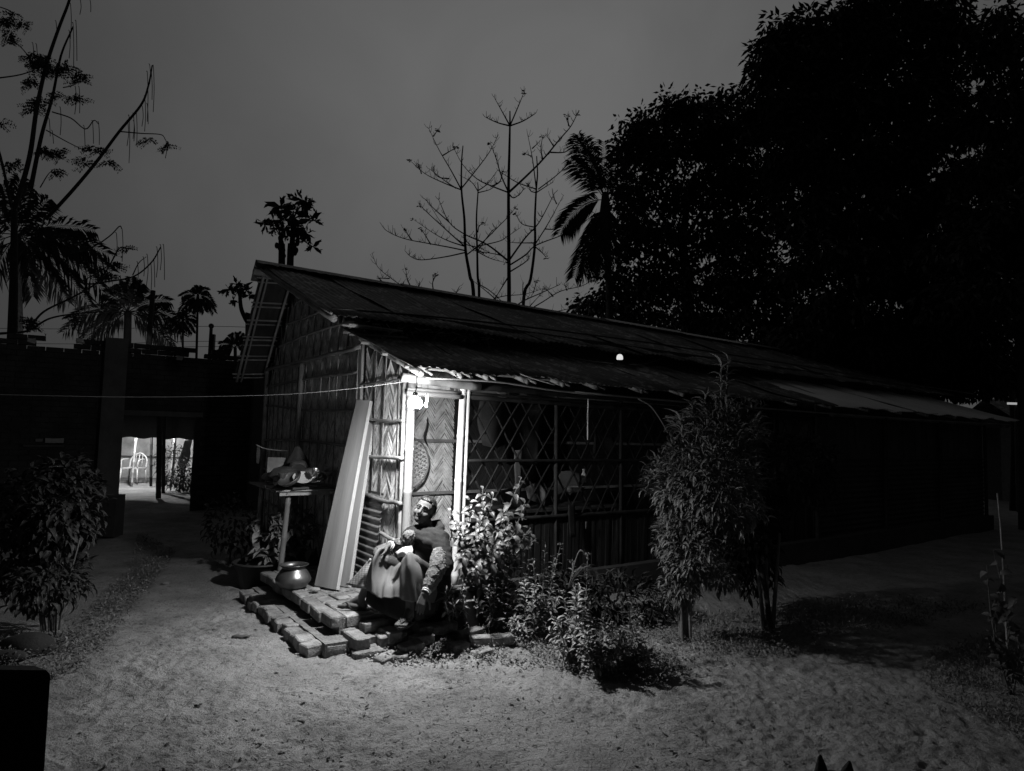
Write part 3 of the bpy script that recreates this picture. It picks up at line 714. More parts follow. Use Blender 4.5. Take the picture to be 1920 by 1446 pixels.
# loose slabs of brick tumbling down in front of the step
loose = [(700, 1163, .155, .35), (655, 1160, .16, .1), (735, 1186, .10, .15), (770, 1205, .07, .35), (812, 1170, .11, .1), (838, 1166, .10, .55), (690, 1218, .035, .2), (726, 1230, .015, .5),
         (745, 1228, .02, -.3), (790, 1190, .08, .3), (880, 1180, .07, .2), (900, 1192, .05, -.2), (905, 1222, .0, .4), (705, 1200, .04, 1.0), (860, 1205, .03, .3), (940, 1190, .05, .1)]
LOOSE = ['loose brick set against the front edge of the step, middle', 'loose brick at the step front beside the rounded cobble', 'loose brick tilted just below the bare toes of the woman', 'large flat brick in the weeds below the sandal', 'flat brick directly in front of the sandal', 'brick turned askew at the left corner of the cement block',
         'brick lying lowest and leftmost among the weeds', 'brick half buried at the bottom edge of the loose heap', 'brick overlapping the lowest bricks of the heap', 'brick in the centre of the weedy heap', 'brick lying along the foot of the cement block', 'brick under the lip of the cement block, right half',
         'dark brick at the right end among the weeds', 'small turned brick left of the weedy heap', 'brick between the heap and the cement block', 'rightmost loose brick, beneath the broad leaved shrub']
for i, (x, y, z, rz) in enumerate(loose):
    p = G(x, y, z); q = gz(p[0], p[1]); o = bpy.data.objects.new('loose_brick', BR[i % 6]); COL.objects.link(o); o.location = (p[0], p[1], max(z, q + .03) - .035)
    o.rotation_euler = (random.uniform(-.12, .12), random.uniform(-.1, .1), rz + AF - .3); o.scale = (random.uniform(.62, .92), random.uniform(.85, 1), .85)
    tag(o, LOOSE[i], 'brick', 'loose bricks before the doorstep')
blk = MB(); blk.box(H(.52, -.17, .10), (.62, .20, .33), rz=AF, jit=.02)
me_ = blk.build('cement_block', 'mud', None, label='dark cement block with pale worn top below the bright door post', cat='block')
slab = MB(); slab.box(H(.40, -.19, .283), (.30, .16, .024), rz=AF, jit=.012)
slab.build('flat_slab', 'cement', None, label='thin pale slab lying on the dark cement block by the door post', cat='slab')

# ================================================================== PLANKS, TIN PIECE
def plank(name, base, top, width, thick, wdir, label, taper=.62):
    base = np.array(base, float); top = np.array(top, float); d = top - base; L = np.linalg.norm(d); d /= L
    wd = np.array(wdir, float); wd -= d * (wd @ d); wd /= np.linalg.norm(wd); n = np.cross(wd, d)
    R = np.stack([wd, n, d], 1); root = thing(name, label, 'plank', base)
    me = MB()
    for i in range(13):
        z = L * i / 12; bow = .008 * math.sin(PI * i / 12)
        for (x, y) in ((-.5, -.5), (.5, -.5), (.5, .5), (-.5, .5)): me.v.append(np.array([x * width * (1 - (1 - taper) * i / 12) + (1 - taper) * i / 12 * width * .0, y * thick + bow, z]))
    for i in range(12):
        for j in range(4): me.f.append([i * 4 + j, i * 4 + (j + 1) % 4, i * 4 + 4 + (j + 1) % 4, i * 4 + 4 + j])
    me.f.append([0, 3, 2, 1]); me.f.append([48, 49, 50, 51])
    m1 = rawmesh('board', me.v, me.f, False); m1.materials.append(M['wood']); m1.materials.append(M['wood_edge'])
    for p in m1.polygons:
        if abs(p.normal.x) > .9: p.material_index = 1
    o = bpy.data.objects.new('board', m1); COL.objects.link(o); o.parent = root
    o.matrix_local = Matrix([list(R[i]) + [0] for i in range(3)] + [[0, 0, 0, 1]])
    return root
tz = onT(688, 752, -.035); tp = np.array(H(-.035, tz[0], tz[1]))
bp_ = G(614, 1101, .21)
facing = -(CP - bp_); facing[2] = 0
wv_ = np.array([.80, .28, 0])
plank('wooden_plank', bp_ + np.array([.0, -.02, 0]), tp + np.array([-.01, -.05, 0]), .24, .042, (.90, -.44, 0), 'wider front sawn plank leaning on the woven gable wall')
plank('wooden_plank', bp_ + np.array([.115, .05, .0]), tp + np.array([.058, .02, .01]), .165, .042, (.90, -.44, 0), 'second sawn plank leaning behind the wider plank')
def f_tin():
    p0 = G(642, 1092, .2); root = thing('leaning_tin_sheet', 'short rusty corrugated tin sheet leaning upright behind the two planks', 'tin sheet', p0)
    b = MB(); P = []; n = 78
    a0 = np.array(H(-.10, .50, .21)); a1 = np.array(H(-.02, .60, 1.02)); wd = np.array([UG[0], UG[1], 0]) * -1.0; nn = np.array([NG[0], NG[1], .1])
    for i in range(n):
        u = i / (n - 1); c = a0 + (a1 - a0) * u + nn * .011 * math.sin(u * 13 * 2 * PI)
        P.append([c + wd * x + nn * .015 * x for x in np.linspace(-.30, .17 + .02 * math.sin(u * 9), 7)])
    b.grid(P); b.build('corrugated_panel', 'tin_patch', root, True)
    return root
f_tin()
def dark_pole(x0, y0, x1, y1, t0, r_, label):
    s0, z0 = onT(x0, y0, t0); s1, z1 = onT(x1, y1, t0); b = MB(); b.pole(H(t0, s0, z0), H(t0 + .03, s1, z1), r_, nodes=.3, bend=.02, n=8)
    b.build('leaning_stick', 'bamboo_dark', None, True, label=label, cat='stick')
dark_pole(680, 1060, 682, 905, -.05, .013, 'dark crooked stick standing against the mat wall beside the planks')

# ================================================================== UTENSIL RACK
tz_ = .97
rk = thing('bamboo_rack', 'rickety bamboo rack against the gable wall piled with washed utensils', 'rack', H(-.45, 1.9, 0))
def TB(t_, s_, z=tz_): return np.array(H(t_, s_, z))
part('rack_leg', 'bamboo_pale', lambda b: b.pole(G(521, 1102, .03) + np.array([0, 0, -.03]), TB(-.48, 1.60, .955), .026, nodes=.3, n=12), rk)
part('rack_leg', 'bamboo_dark', lambda b: b.pole(TB(-.50, 2.55, 0), TB(-.5, 2.5, .95), .025, nodes=.3, n=10), rk)
part('rack_leg', 'bamboo_dark', lambda b: b.pole(TB(-.06, 1.55, 0), TB(-.06, 1.6, .95), .022, nodes=.3, n=10), rk)
part('rack_leg', 'bamboo_dark', lambda b: b.pole(TB(-.06, 2.5, 0), TB(-.06, 2.5, .95), .022, nodes=.3, n=10), rk)
part('rack_rail', 'bamboo', lambda b: b.pole(TB(-.53, 1.52, .945), TB(-.51, 2.62, .94), .02, n=9), rk)
part('rack_rail', 'bamboo_dark', lambda b: b.pole(TB(-.08, 1.45, .945), TB(-.08, 2.6, .94), .02, n=9), rk)
part('rack_rail', 'bamboo', lambda b: b.box(TB(-.28, 1.53, .935), (.62, .02, .035), rz=AF), rk, False)
for i in range(15):
    s_ = 1.50 + i * .075
    part('rack_slat', 'bamboo_dark' if i % 3 else 'bamboo', lambda b: b.box(TB(-.29 + random.uniform(-.04, .03), s_, .967), (random.uniform(.56, .68), .045, .009), rz=AF + random.uniform(-.05, .05), jit=.006), rk, False)
part('rack_board', 'wood', lambda b: b.box(TB(-.62, 2.05, .985), (.10, .62, .02), rz=AG - PI / 2, jit=.01), rk, False)
part('rack_board', 'wood_dark', lambda b: b.box(TB(-.44, 1.72, .99), (.16, .55, .014), rz=AG - PI / 2 + .1, jit=.01), rk, False)
# utensils
def tiltR(rx, ry, rz=0.): return np.array((Matrix.Rotation(rz, 3, 'Z') @ Matrix.Rotation(rx, 3, 'X') @ Matrix.Rotation(ry, 3, 'Y')))
def bowl(name, px, py, Y, r_, h, m, R, label, grp=None, flip=False, rim=.006, catn='bowl'):
    c = W(px, py, Y); prof = [(.02 * r_, 0), (.45 * r_, .01 * h), (.78 * r_, .28 * h), (.95 * r_, .68 * h), (r_, h), (r_ + rim, h + .002), (r_ + rim * .8, h - .004), (.93 * r_, .66 * h), (.74 * r_, .3 * h), (.4 * r_, .05 * h), (.01 * r_, .04 * h)]
    if flip: prof = [(a, h - z) for a, z in prof]
    b = MB(); b.lathe(c, prof, 28, R); return b.build(name, m, None, True, label=label, cat=catn, **({'group': grp} if grp else {}))
G1 = 'utensils drying on the rack'
bowl('steel_bowl', 535, 893, 6.75, .155, .085, 'alu_dark', tiltR(.15, .1), 'large dark metal bowl turned upside down at the left of the rack', G1, True)
bowl('wok', 548, 905, 6.45, .11, .06, 'alu_dark', tiltR(.55, -.35), 'shallow dark wok tilted on its side in the middle of the rack', G1, catn='wok')
bowl('steel_bowl', 581, 893, 6.7, .105, .075, 'alu_dark', tiltR(.2, -.1), 'dark upturned metal bowl in the middle of the rack pile', G1, True)
bowl('enamel_plate', 567, 898, 6.5, .085, .02, 'plate', tiltR(.55, .2), 'white enamel plate leaning on the dark bowls', G1, catn='plate')
bowl('steel_cup', 602, 897, 6.7, .045, .07, 'alu', tiltR(1.2, .4), 'shiny small steel cup lying right of the white plate', G1, catn='cup')
bowl('steel_cup', 586, 893, 6.45, .03, .075, 'alu', tiltR(.2, .5), 'shiny steel tumbler standing in front of the upturned bowl', G1, catn='cup')
bowl('steel_bowl', 505, 897, 6.9, .075, .05, 'alu_dark', tiltR(.2, .3), 'small dark bowl at the left end of the rack', G1, True)
bowl('enamel_plate', 556, 889, 6.85, .10, .02, 'alu', tiltR(.9, -.2), 'steel plate standing on edge between the two upturned bowls', G1, catn='plate')
bowl('steel_cup', 520, 903, 6.6, .04, .05, 'alu_dark', tiltR(1.3, .8), 'little dark cup lying at the front left of the rack', G1, True, catn='cup')
bowl('kettle_lid', 595, 902, 6.6, .06, .015, 'alu', tiltR(.3, -.2), 'round metal lid lying at the front of the rack', G1, catn='lid')
bowl('steel_bowl', 560, 876, 7.0, .09, .07, 'alu_dark', tiltR(.1, .0), 'dark bowl on top of the heap under the cloth bag', G1, True)
bowl('tin_mug', 529, 899, 6.5, .036, .06, 'cloth', tiltR(0, 0), 'small pale tin mug at the left front of the rack', G1, catn='mug')
bowl('steel_bowl', 618, 893, 6.9, .06, .05, 'alu_dark', tiltR(0, 0), 'small dark bowl at the right end of the rack', G1)
bowl('clay_cup', 612, 882, 6.9, .03, .05, 'plate', tiltR(.4, .3), 'tiny white cup on top of the right bowl', G1, catn='cup')
b = MB(); b.box(W(518, 880, 7.2), (.19, .02, .25), R=tiltR(-.15, .05, .5), jit=.01)
b.build('tin_can', 'tin_patch', None, label='pale upright tin box lid standing behind the dark bowl', cat='lid')
def bag():
    root = thing('cloth_bag', 'dark cloth bag hanging by its strap above the utensil rack', 'bag', W(556, 870, 7.2))
    c = W(556, 868, 7.2); b = MB(); P = []
    for i, (wd, z) in enumerate(((.02, .17), (.05, .12), (.09, .06), (.12, .0), (.13, -.05), (.11, -.09))):
        P.append([c + np.array([wd * math.cos(g) * (1 + .12 * math.sin(3 * g)), .5 * wd * math.sin(g), z + .012 * math.sin(4 * g)]) for g in np.linspace(0, 2 * PI, 17)])
    b.grid(P); b.build('bag_body', 'cloth', root, True)
    b = MB(); b.tube(cat([c + np.array([-.02, 0, .17]), c + np.array([-.05, .0, .10]), c + np.array([-.10, -.05, -.05])], 5), .008, 6); b.build('bag_strap', 'cloth', root, True)
    c2 = W(558, 872, 7.05); b = MB(); b.box(c2, (.13, .10, .09), rz=.4, jit=.03); b.build('bag_panel', 'alu_dark', root)
bag()
# twig line with a rag at the left edge of the wall
b = MB(); b.tube(cat([W(480, 834, 7.6), W(500, 842, 7.6), W(538, 846, 7.5)], 5), .006, 5)
b.build('short_rope', 'rope', None, True, label='short rope tied between the wall corner and the rack bag', cat='rope')
b = MB(); b.grid(patch([[W(482, 836, 7.6), W(487, 837, 7.6)], [W(481, 855, 7.58), W(488, 852, 7.6)], [W(481, 868, 7.6), W(485, 870, 7.62)]], 4))
o = b.build('small_rag', 'cloth', None, True, label='narrow grey rag hanging from the short rope', cat='rag')
# cooking pot
pc = G(549, 1104, .205)
pot = thing('cooking_pot', 'round bellied aluminium cooking pot standing on the brick doorstep', 'pot', pc)
prof = [(.01, .0), (.07, .004), (.115, .025), (.145, .07), (.148, .085), (.135, .115), (.108, .155), (.095, .17), (.094, .178), (.112, .195), (.122, .20), (.124, .204), (.118, .206), (.108, .198), (.088, .178), (.09, .168), (.105, .15), (.13, .11), (.138, .08), (.1, .03), (.01, .012)]
b = MB(); b.lathe(pc, [(r_ * 1.0, z * 1.0) for r_, z in prof], 40); b.build('pot_body', 'alu_pot', pot, True)
# planter tub with broad-leaf plant
tb = Gg(487, 1096)
tub = thing('planter_tub', 'wide dark plastic tub with a big leafy plant under the rack', 'tub', tb)
b = MB(); b.lathe(tb, [(.005, .0), (.19, .0), (.25, .22), (.275, .225), (.275, .24), (.255, .245), (.235, .20), (.0, .19)], 28); b.build('tub_body', 'tub', tub, True)
def plant_stems(parent, base, tips, r0=.006, m='stem', name='stem', mid=.12):
    out = []
    for tip in tips:
        tip = np.array(tip); md = (base + tip) / 2 + np.array([random.uniform(-mid, mid) * .5, random.uniform(-mid, mid) * .5, .03]); P = cat([base + np.array([random.uniform(-.02, .02), random.uniform(-.02, .02), 0]), md, tip], 8)
        b = MB(); b.tube(P, np.linspace(r0, r0 * .45, len(P)), 6); b.build(name, m, parent, True); out.append(P)
    return out
base = tb + np.array([0.1, .0, .18])
tips = [W(x, y, Yv + .42) for x, y, Yv in ((470, 985, 6.6), (500, 960, 6.7), (525, 935, 6.7), (555, 925, 6.9), (585, 950, 6.8), (600, 985, 6.9), (560, 985, 6.5), (520, 1000, 6.4), (485, 1030, 6.4), (590, 1030, 6.7), (545, 1040, 6.5), (575, 1010, 6.9), (500, 1045, 6.4), (530, 960, 7.0), (575, 965, 7.0))]
plp = thing('tub_plant', 'broad leaved plant filling the space below the utensil rack', 'plant', base)
st_ = plant_stems(plp, base, tips, .008)
P_, D_, N_, L__, W__ = [], [], [], [], []
for S_ in st_:
    for k in range(24):
        u = random.uniform(.25, 1.0); p = S_[int(u * (len(S_) - 1))]; d = unit(1)[0]; d[2] = d[2] * .5 - .1; P_.append(p); D_.append(d); N_.append([random.uniform(-.5, .5), random.uniform(-.7, .1), 1]); l = random.uniform(.07, .14); L__.append(l); W__.append(l * .5)
leaves(plp, 'leaf_mid', P_, D_, N_, L__, W__, 'ovate', 300)

# ================================================================== BASKET, SICKLE AND THINGS INSIDE THE DOORWAY
t0, z0 = onS(762, 868, .93)
bc = np.array(H(t0, .93, z0)); Rb = np.stack([np.array([UF[0], UF[1], 0]), np.array([0, 0, 1.0]), np.array([NF[0], NF[1], 0])], 1)
bk = thing('winnowing_basket', 'round woven basket hung on the inner mat wall behind the doorway', 'basket', bc)
b = MB(); Rr = .235; b.tube([bc + Rb @ np.array([Rr * math.cos(g), Rr * math.sin(g) * 1.05, .02]) for g in np.linspace(0, 2 * PI, 41)], .010, 8, False); b.build('rim', 'bamboo_dark', bk, True)
for i in range(-6, 7):
    for a_ in (0, 1, 2):
        x = i * .037; L2 = math.sqrt(max(0, Rr ** 2 - x * x)); 
        if L2 < .02: continue
        g = a_ * PI / 3 + .1; R2 = np.array([[math.cos(g), -math.sin(g), 0], [math.sin(g), math.cos(g), 0], [0, 0, 1]])
        b = MB(); P = []
        for u in np.linspace(-L2, L2, 9):
            zz = -.035 * (1 - (x * x + u * u) / Rr ** 2) + .0025 * (a_ - 1) + .02
            P.append([bc + Rb @ (R2 @ np.array([x - .0045, u, zz])), bc + Rb @ (R2 @ np.array([x, u, zz + .002])), bc + Rb @ (R2 @ np.array([x + .0045, u, zz]))])
        b.grid(P); b.build('cane_strip', 'basket', bk, True)
b = MB(); kc = lambda x, y: np.array(H(*((lambda tz: (tz[0], .96, tz[1]))(onS(x, y, .96)))))
b.tube(cat([kc(802, 783), kc(801, 800), kc(797, 815), kc(797, 825), kc(803, 837)], 5), [.004 + .010 * math.sin(PI * u) for u in np.linspace(0, 1, 21)], 6)
b.build('sickle', 'rubber', None, True, label='thin dark curved sickle stuck in the mat above the basket', cat='sickle')
# furniture and clutter behind the lattice
def IT(x, y, s_): t_, z = onS(x, y, s_); return np.array(H(t_, s_, z))
bench = thing('low_table', 'small wooden table with household clutter behind the bamboo lattice', 'table', H(2.0, .55, FL))
part('table_top', 'wood_dark', lambda b: b.box(H(1.95, .58, .80), (1.7, .5, .025), rz=AF), bench, False)
for a, c in ((1.15, .36), (2.75, .36), (1.15, .8), (2.75, .8)): part('leg', 'wood_dark', lambda b: b.box(H(a, c, .53), (.04, .04, .54), rz=AF), bench, False)
def sheet(name, m, pts, s_, label, catn, wav=.015, sub=4):
    C = [[IT(x, y, s_ + random.uniform(-1, 1) * wav) for x, y in row] for row in pts]; b = MB(); A = patch(C, sub); b.grid(A)
    me = b.build(name, m, None, True, label=label, cat=catn); md = me.modifiers.new('thick', 'SOLIDIFY'); md.thickness = .003; return me
sheet('wall_calendar', 'paper', [[(932, 733), (952, 735)], [(934, 745), (951, 746)]], .75, 'small pale torn paper hanging under the eave behind the lattice', 'paper', .004)
sheet('hanging_shirt', 'cloth', [[(900, 752), (930, 750), (958, 755)], [(895, 790), (925, 790), (965, 800)], [(905, 835), (930, 840), (950, 832)]], .5, 'patterned shirt hanging behind the left of the lattice', 'shirt', .05)
sheet('hanging_cloth', 'cloth', [[(965, 760), (990, 758), (1020, 762)], [(960, 800), (990, 810), (1015, 800)], [(950, 870), (985, 880), (1010, 868)]], .6, 'long dark shawl hanging behind the middle of the lattice', 'cloth', .07)
sheet('hanging_cloth', 'cloth', [[(1115, 815), (1130, 815), (1150, 820)], [(1112, 850), (1135, 855), (1155, 850)]], .45, 'light patterned rag hanging far right behind the lattice', 'cloth', .04)
sheet('striped_cloth', 'white_cloth', [[(983, 738), (1010, 742), (1030, 748)], [(990, 748), (1012, 755), (1028, 758)]], .2, 'pale folded striped cloth tucked under the eave beam', 'cloth', .02)
sheet('paper_sheet', 'paper', [[(938, 920), (975, 912)], [(940, 945), (980, 955)]], .50, 'pale tilted board leaning on the table behind the lattice', 'board', .01)
sheet('paper_sheet', 'paper', [[(985, 915), (1008, 905), (1025, 925)], [(990, 935), (1010, 945), (1022, 950)]], .55, 'folded white sheet standing on the table behind the lattice', 'sheet', .02)
sheet('striped_towel', 'white_cloth', [[(965, 845), (980, 843)], [(964, 870), (979, 872)], [(966, 905), (978, 903)], [(962, 935), (976, 938)]], .35, 'narrow striped towel hanging vertically behind the lattice', 'towel', .015)
sheet('table_cloth', 'white_cloth', [[(1045, 885), (1070, 883), (1090, 890)], [(1042, 905), (1070, 910), (1088, 905)], [(1040, 935), (1062, 925), (1070, 930)]], .5, 'creased pale cloth heaped on the table behind the lattice', 'cloth', .03)
bowl('mixing_bowl', 1078, 925, 7.2, .10, .07, 'white_cloth', tiltR(0, 0), 'white bowl on the table behind the lattice')
b = MB(); b.lathe(IT(1094, 905, .6), [(.0, 0), (.032, 0), (.034, .08), (.015, .11), (.012, .13), (.016, .132), (.016, .15), (.0, .151)], 16); b.build('white_bottle', 'plate', None, True, label='small white bottle standing behind the white bowl', cat='bottle')
sheet('punched_strap', 'lattice', [[(1066, 945), (1078, 948)], [(1066, 970), (1079, 972)], [(1069, 1008), (1080, 1008)]], -.06, 'perforated grey strap hanging outside the lattice sill', 'strap', .004)
sheet('cloth_strip', 'white_cloth', [[(1098, 978), (1101, 978)], [(1098, 992), (1101, 992)]], -.05, 'tiny white strip hanging beside the perforated strap', 'strip', .002)

# ================================================================== BULB, CABLES
BC = W(778, 757, 5.12)
bulb = thing('light_bulb', 'burning bare light bulb hanging before the doorway lintel', 'light bulb', BC + np.array([0, 0, .07]))
gl = .054
b = MB(); b.lathe(BC, [(gl * math.sin(a), gl * math.cos(a)) for a in np.linspace(.42, 2.15, 12)], 22); b.build('bulb_glass', 'bulb_glow', bulb, True)
b = MB(); b.lathe(BC, [(gl * math.sin(a), gl * math.cos(a) if a < 2.3 else gl * math.cos(2.15) - .004) for a in (2.15, 2.35, 2.7, 3.14)], 22); b.build('bulb_lens', 'bulb', bulb, True)
b = MB(); b.lathe(BC, [(.0, .088), (.017, .086), (.0195, .06), (.019, .042), (.0, .040)], 14); b.build('bulb_holder', 'plastic_dark', bulb, True)
b = MB(); b.tube(cat([BC + np.array([0, 0, .08]), BC + np.array([.006, .02, .14]), BC + np.array([.0, .06, .21]), BC + np.array([.01, .10, .25])], 6), .004, 6); b.build('bulb_cable', 'wire', bulb, True)
sb = W(800, 760, 5.18)
ind = thing('spare_bulb', 'tiny pale bulb on two short strings beside the big bulb', 'bulb', sb + np.array([0, 0, .09]))
b = MB(); b.ball(sb, .019, 10); b.build('small_glass', 'plate', ind, True)
for d in (-.008, .010):
    b = MB(); b.tube([sb + np.array([d * .6, 0, .015]), sb + np.array([d, .005, .09])], .0028, 5); b.build('string', 'rope', ind, True)
b = MB(); b.tube(cat([W(-260, 735, 5.0), W(0, 740, 5.1), W(250, 744.5, 5.25), W(500, 741, 5.35), W(640, 731, 5.38), W(758, 716, 5.42)], 8), .0027, 6)
b.build('clothes_line', 'wire_pale', None, True, label='taut pale clothes line running from the door beam out to the left', cat='clothes line')
cb = [H(-.42, .80, 2.63), H(1.0, .70, 2.68), H(3.2, .6, 2.70), H(6.2, .5, 2.68), H(9.5, .3, 2.6), H(12.7, .3, 2.58)]
b = MB(); b.tube(cat(cb, 8), .009, 6); b.build('roof_cable', 'wire', None, True, label='dark power cable stretched along the step between the two roofs', cat='cable')
lp = W(1162, 671, 7.75)
rl = thing('roof_lamp', 'small white dome lamp glowing on the cable above the lower roof', 'lamp', lp)
b = MB(); b.lathe(lp, [(.0, .042), (.02, .038), (.034, .02), (.038, 0), (.036, -.02), (.0, -.022)], 18); b.build('lamp_dome', 'bulb_dim', rl, True)
b = MB(); b.tube([lp + np.array([0, 0, .04]), lp + np.array([0, .02, .09])], .008, 7); b.build('lamp_cap', 'wire', rl, True)
for (pts, lab) in (([(996, 655), (1015, 652), (1040, 655), (1065, 668), (1100, 676), (1150, 682)], 'tangled thin wire lying on the lower roof left of the dome lamp'),
                   ([(1180, 684), (1205, 683), (1230, 676), (1255, 664)], 'thin dry twig lying on the lower roof right of the dome lamp'),
                   ([(943, 665), (955, 672), (960, 690), (985, 705), (1040, 722)], 'thin dry creeper trailing down the lower roof')):
    P = []
    for x, y in pts:
        # point on the lower roof slope
        d = ray(x, y); best = None
        for k in np.linspace(4, 12, 400):
            p = CP + d * k; s_ = (_M @ (p[:2] - K))[1]; zr = 2.035 + (s_ + .41) * .325 + .02
            if p[2] < zr + .012 or s_ > .9: best = p; break
        P.append(best if best is not None else p)
    b = MB(); b.tube(cat(P, 4), .005, 5); b.build('roof_twig', 'bamboo_dark', None, True, label=lab, cat='twig')
b = MB(); b.tube(cat([IT(1103, 748, -.38), IT(1102, 790, -.38), IT(1102, 825, -.38)], 4), .006, 6); b.build('hanging_string', 'rope', None, True, label='knotted pale string hanging from the eave before the lattice', cat='string')
b = MB(); b.tube(cat([IT(1196, 748, -.4), IT(1220, 762, -.42), IT(1240, 790, -.44), IT(1252, 812, -.46)], 4), .006, 6); b.build('thin_cane', 'bamboo_dark', None, True, label='thin curved cane hanging from the eave towards the tall bush', cat='cane')
# sandals by the wall
for (x, y, rz, lab) in ((648, 1092, .4, 'worn sandal nearest the planks'), (662, 1096, -.5, 'worn sandal beside the skirt hem')):
    p = G(x, y, .21); sd = thing('sandal', lab, 'sandal', p)
    R = np.array(Matrix.Rotation(rz, 3, 'Z')); b = MB(); 
    V = []; 
    for z in (0, .015):
        for g in np.linspace(0, 2 * PI, 18, endpoint=False): V.append(p + R @ np.array([.11 * math.cos(g), (.038 + .008 * math.cos(g)) * math.sin(g), z]))
    b.v = V; b.f = [list(range(18))[::-1], list(range(18, 36))] + [[i, (i + 1) % 18, 18 + (i + 1) % 18, 18 + i] for i in range(18)]
    b.build('sole', 'strap', sd, False); b = MB(); b.tube([p + R @ np.array([.0, -.04, .01]), p + R @ np.array([.03, -.02, .045]), p + R @ np.array([.06, .0, .02])], .005, 6); b.tube([p + R @ np.array([.0, .04, .01]), p + R @ np.array([.03, .02, .045]), p + R @ np.array([.06, .0, .02])], .005, 6); b.build('thong', 'rubber', sd, True)

# ================================================================== SEATED WOMAN
def nrm(v): v = np.array(v, float); return v / (np.linalg.norm(v) + 1e-9)
hipR, hipL = W(778, 1083, 5.42), W(812, 1088, 5.30)
kneeR, kneeL = W(714, 1043, 5.22), W(771, 1047, 5.00)
footR, footL = G(664, 1131, .215), G(762, 1158, .20)
ankR, ankL = G(676, 1124, .27), G(768, 1146, .27)
shR, shL = W(771, 1006, 5.46), W(826, 1012, 5.26)
neck = W(806, 1000, 5.40); headc = W(795, 957, 5.37); chest = W(803, 1030, 5.38); pelvis = (hipR + hipL) / 2
elbR, wrR = W(762, 1034, 5.42), W(728, 1022, 5.27)
elbL, wrL = W(822, 1066, 5.06), W(797, 1113, 4.93)
woman = thing('person', 'seated woman in dark shawl and long skirt resting on the brick doorstep', 'person', (pelvis[0], pelvis[1], .2))
up_h = nrm(W(806, 925, 5.26) - W(783, 985, 5.25)); up_h = nrm(up_h + np.array([0, .05, 0]))
fw = nrm(np.array([-.32, -.92, -.34])); fw = nrm(fw - up_h * (fw @ up_h)); sd_ = np.cross(up_h, fw)   # sd_: her left
HR = np.stack([sd_, fw, up_h], 1)
def hp(x, y, z): return headc + HR @ np.array([x, y, z])
mb = MB()
# cranium, face, jaw
mb.ball(hp(0, -.018, .022), (.073, .090, .088), 20, HR)
mb.ball(hp(0, .012, -.020), (.060, .068, .085), 20, HR)
mb.ball(hp(0, .036, -.068), (.040, .040, .036), 16, HR)       # jaw / chin
for s_ in (-1, 1):
    mb.ball(hp(.034 * s_, .052, -.026), (.026, .022, .026), 12, HR)  # cheeks
    capsule(mb, hp(.012 * s_, .076, .026), hp(.046 * s_, .060, .024), .010, .009)   # brow
    mb.ball(hp(.027 * s_, .066, .008), (.013, .010, .008), 12, HR)   # eyelids
    mb.ball(hp(.074 * s_, -.014, -.006), (.008, .018, .030), 12, HR) # ears
    mb.ball(hp(.010 * s_, .082, -.026), (.009, .009, .008), 10, HR)  # nostrils
capsule(mb, hp(0, .074, .016), hp(0, .094, -.020), .009, .012)      # nose
capsule(mb, hp(-.020, .066, -.047), hp(.020, .066, -.047), .0075, .0075)  # upper lip
capsule(mb, hp(-.016, .065, -.058), hp(.016, .065, -.058), .0075, .0075)  # lower lip
chain(mb, [hp(0, -.02, -.05), neck, chest], [.052, .052, .07])
# torso
chain(mb, [neck + np.array([0, 0, -.03]), chest, (chest + pelvis) / 2, pelvis], [.07, .125, .125, .145], 16)
for a, c in ((shR, shL),): chain(mb, [a, (a + c) / 2, c], [.058, .085, .058])
chain(mb, [shR, elbR, wrR], [.052, .040, .023]); chain(mb, [shL, elbL, wrL], [.052, .040, .023])
BK = np.array([.0, .03, -.025]); chain(mb, [hipR, kneeR + BK], [.08, .048]); chain(mb, [hipL, kneeL + BK], [.08, .048]); chain(mb, [kneeR + BK, ankR], [.046, .030]); chain(mb, [kneeL + BK, ankL], [.046, .030])
# feet with toes
def foot(mb, ank, toe, side):
    d = toe - ank; d[2] = 0; d = nrm(d); s_ = np.array([-d[1], d[0], 0]); base = np.array([ank[0], ank[1], .222]); 
    capsule(mb, ank, base - d * .02 + np.array([0, 0, .012]), .030, .030); capsule(mb, base - d * .035 + np.array([0, 0, .004]), base + d * .11 + s_ * .01, .026, .022)
    capsule(mb, ank + d * .015, base + d * .11, .030, .018); capsule(mb, base + d * .02 - s_ * .02 * side, base + d * .12 - s_ * .022 * side, .02, .017)
    for i in range(5):
        o = s_ * side * (-.034 + i * .017); L = .045 - abs(i - 1) * .006; r_ = .0115 if i == 0 else .008
        capsule(mb, base + d * .115 + o - np.array([0, 0, .004]), base + d * (.125 + L) + o * 1.05 - np.array([0, 0, .010]), r_ * 1.1, r_, 8)
    return base, d, s_
fR = foot(mb, ankR, G(636, 1137, .2), -1); fL = foot(mb, ankL, G(757, 1172, .2), 1)
# hands
def hand(mb, wr, d, n, spread=.02, curl=.5, thumb=1):
    d = nrm(d); n = nrm(n - d * (n @ d)); s_ = np.cross(d, n)
    for k in (-.024, -.008, .008, .024): capsule(mb, wr + s_ * k * .6, wr + d * .078 + s_ * k, .016, .0115, 8)
    for i, (k, L) in enumerate(((-.030, .058), (-.011, .068), (.009, .064), (.028, .050))):
        p = wr + d * .075 + s_ * k; dd = d + s_ * k * spread * 20
        for j, f_ in enumerate((.45, .32, .27)):
            a = curl * (j + .6) * .55; q = p + nrm(dd * math.cos(a) - n * math.sin(a)) * L * f_; capsule(mb, p, q, .0088 - j * .0006, .0082 - j * .0008, 8); p = q
    p = wr + d * .02 + s_ * .024 * thumb; 
    for j, f_ in enumerate((.035, .028, .022)):
        q = p + nrm(d * (.75 + .15 * j) + s_ * thumb * (.8 - .3 * j) - n * .25) * f_; capsule(mb, p, q, .011 - j * .001, .010 - j * .0015, 8); p = q
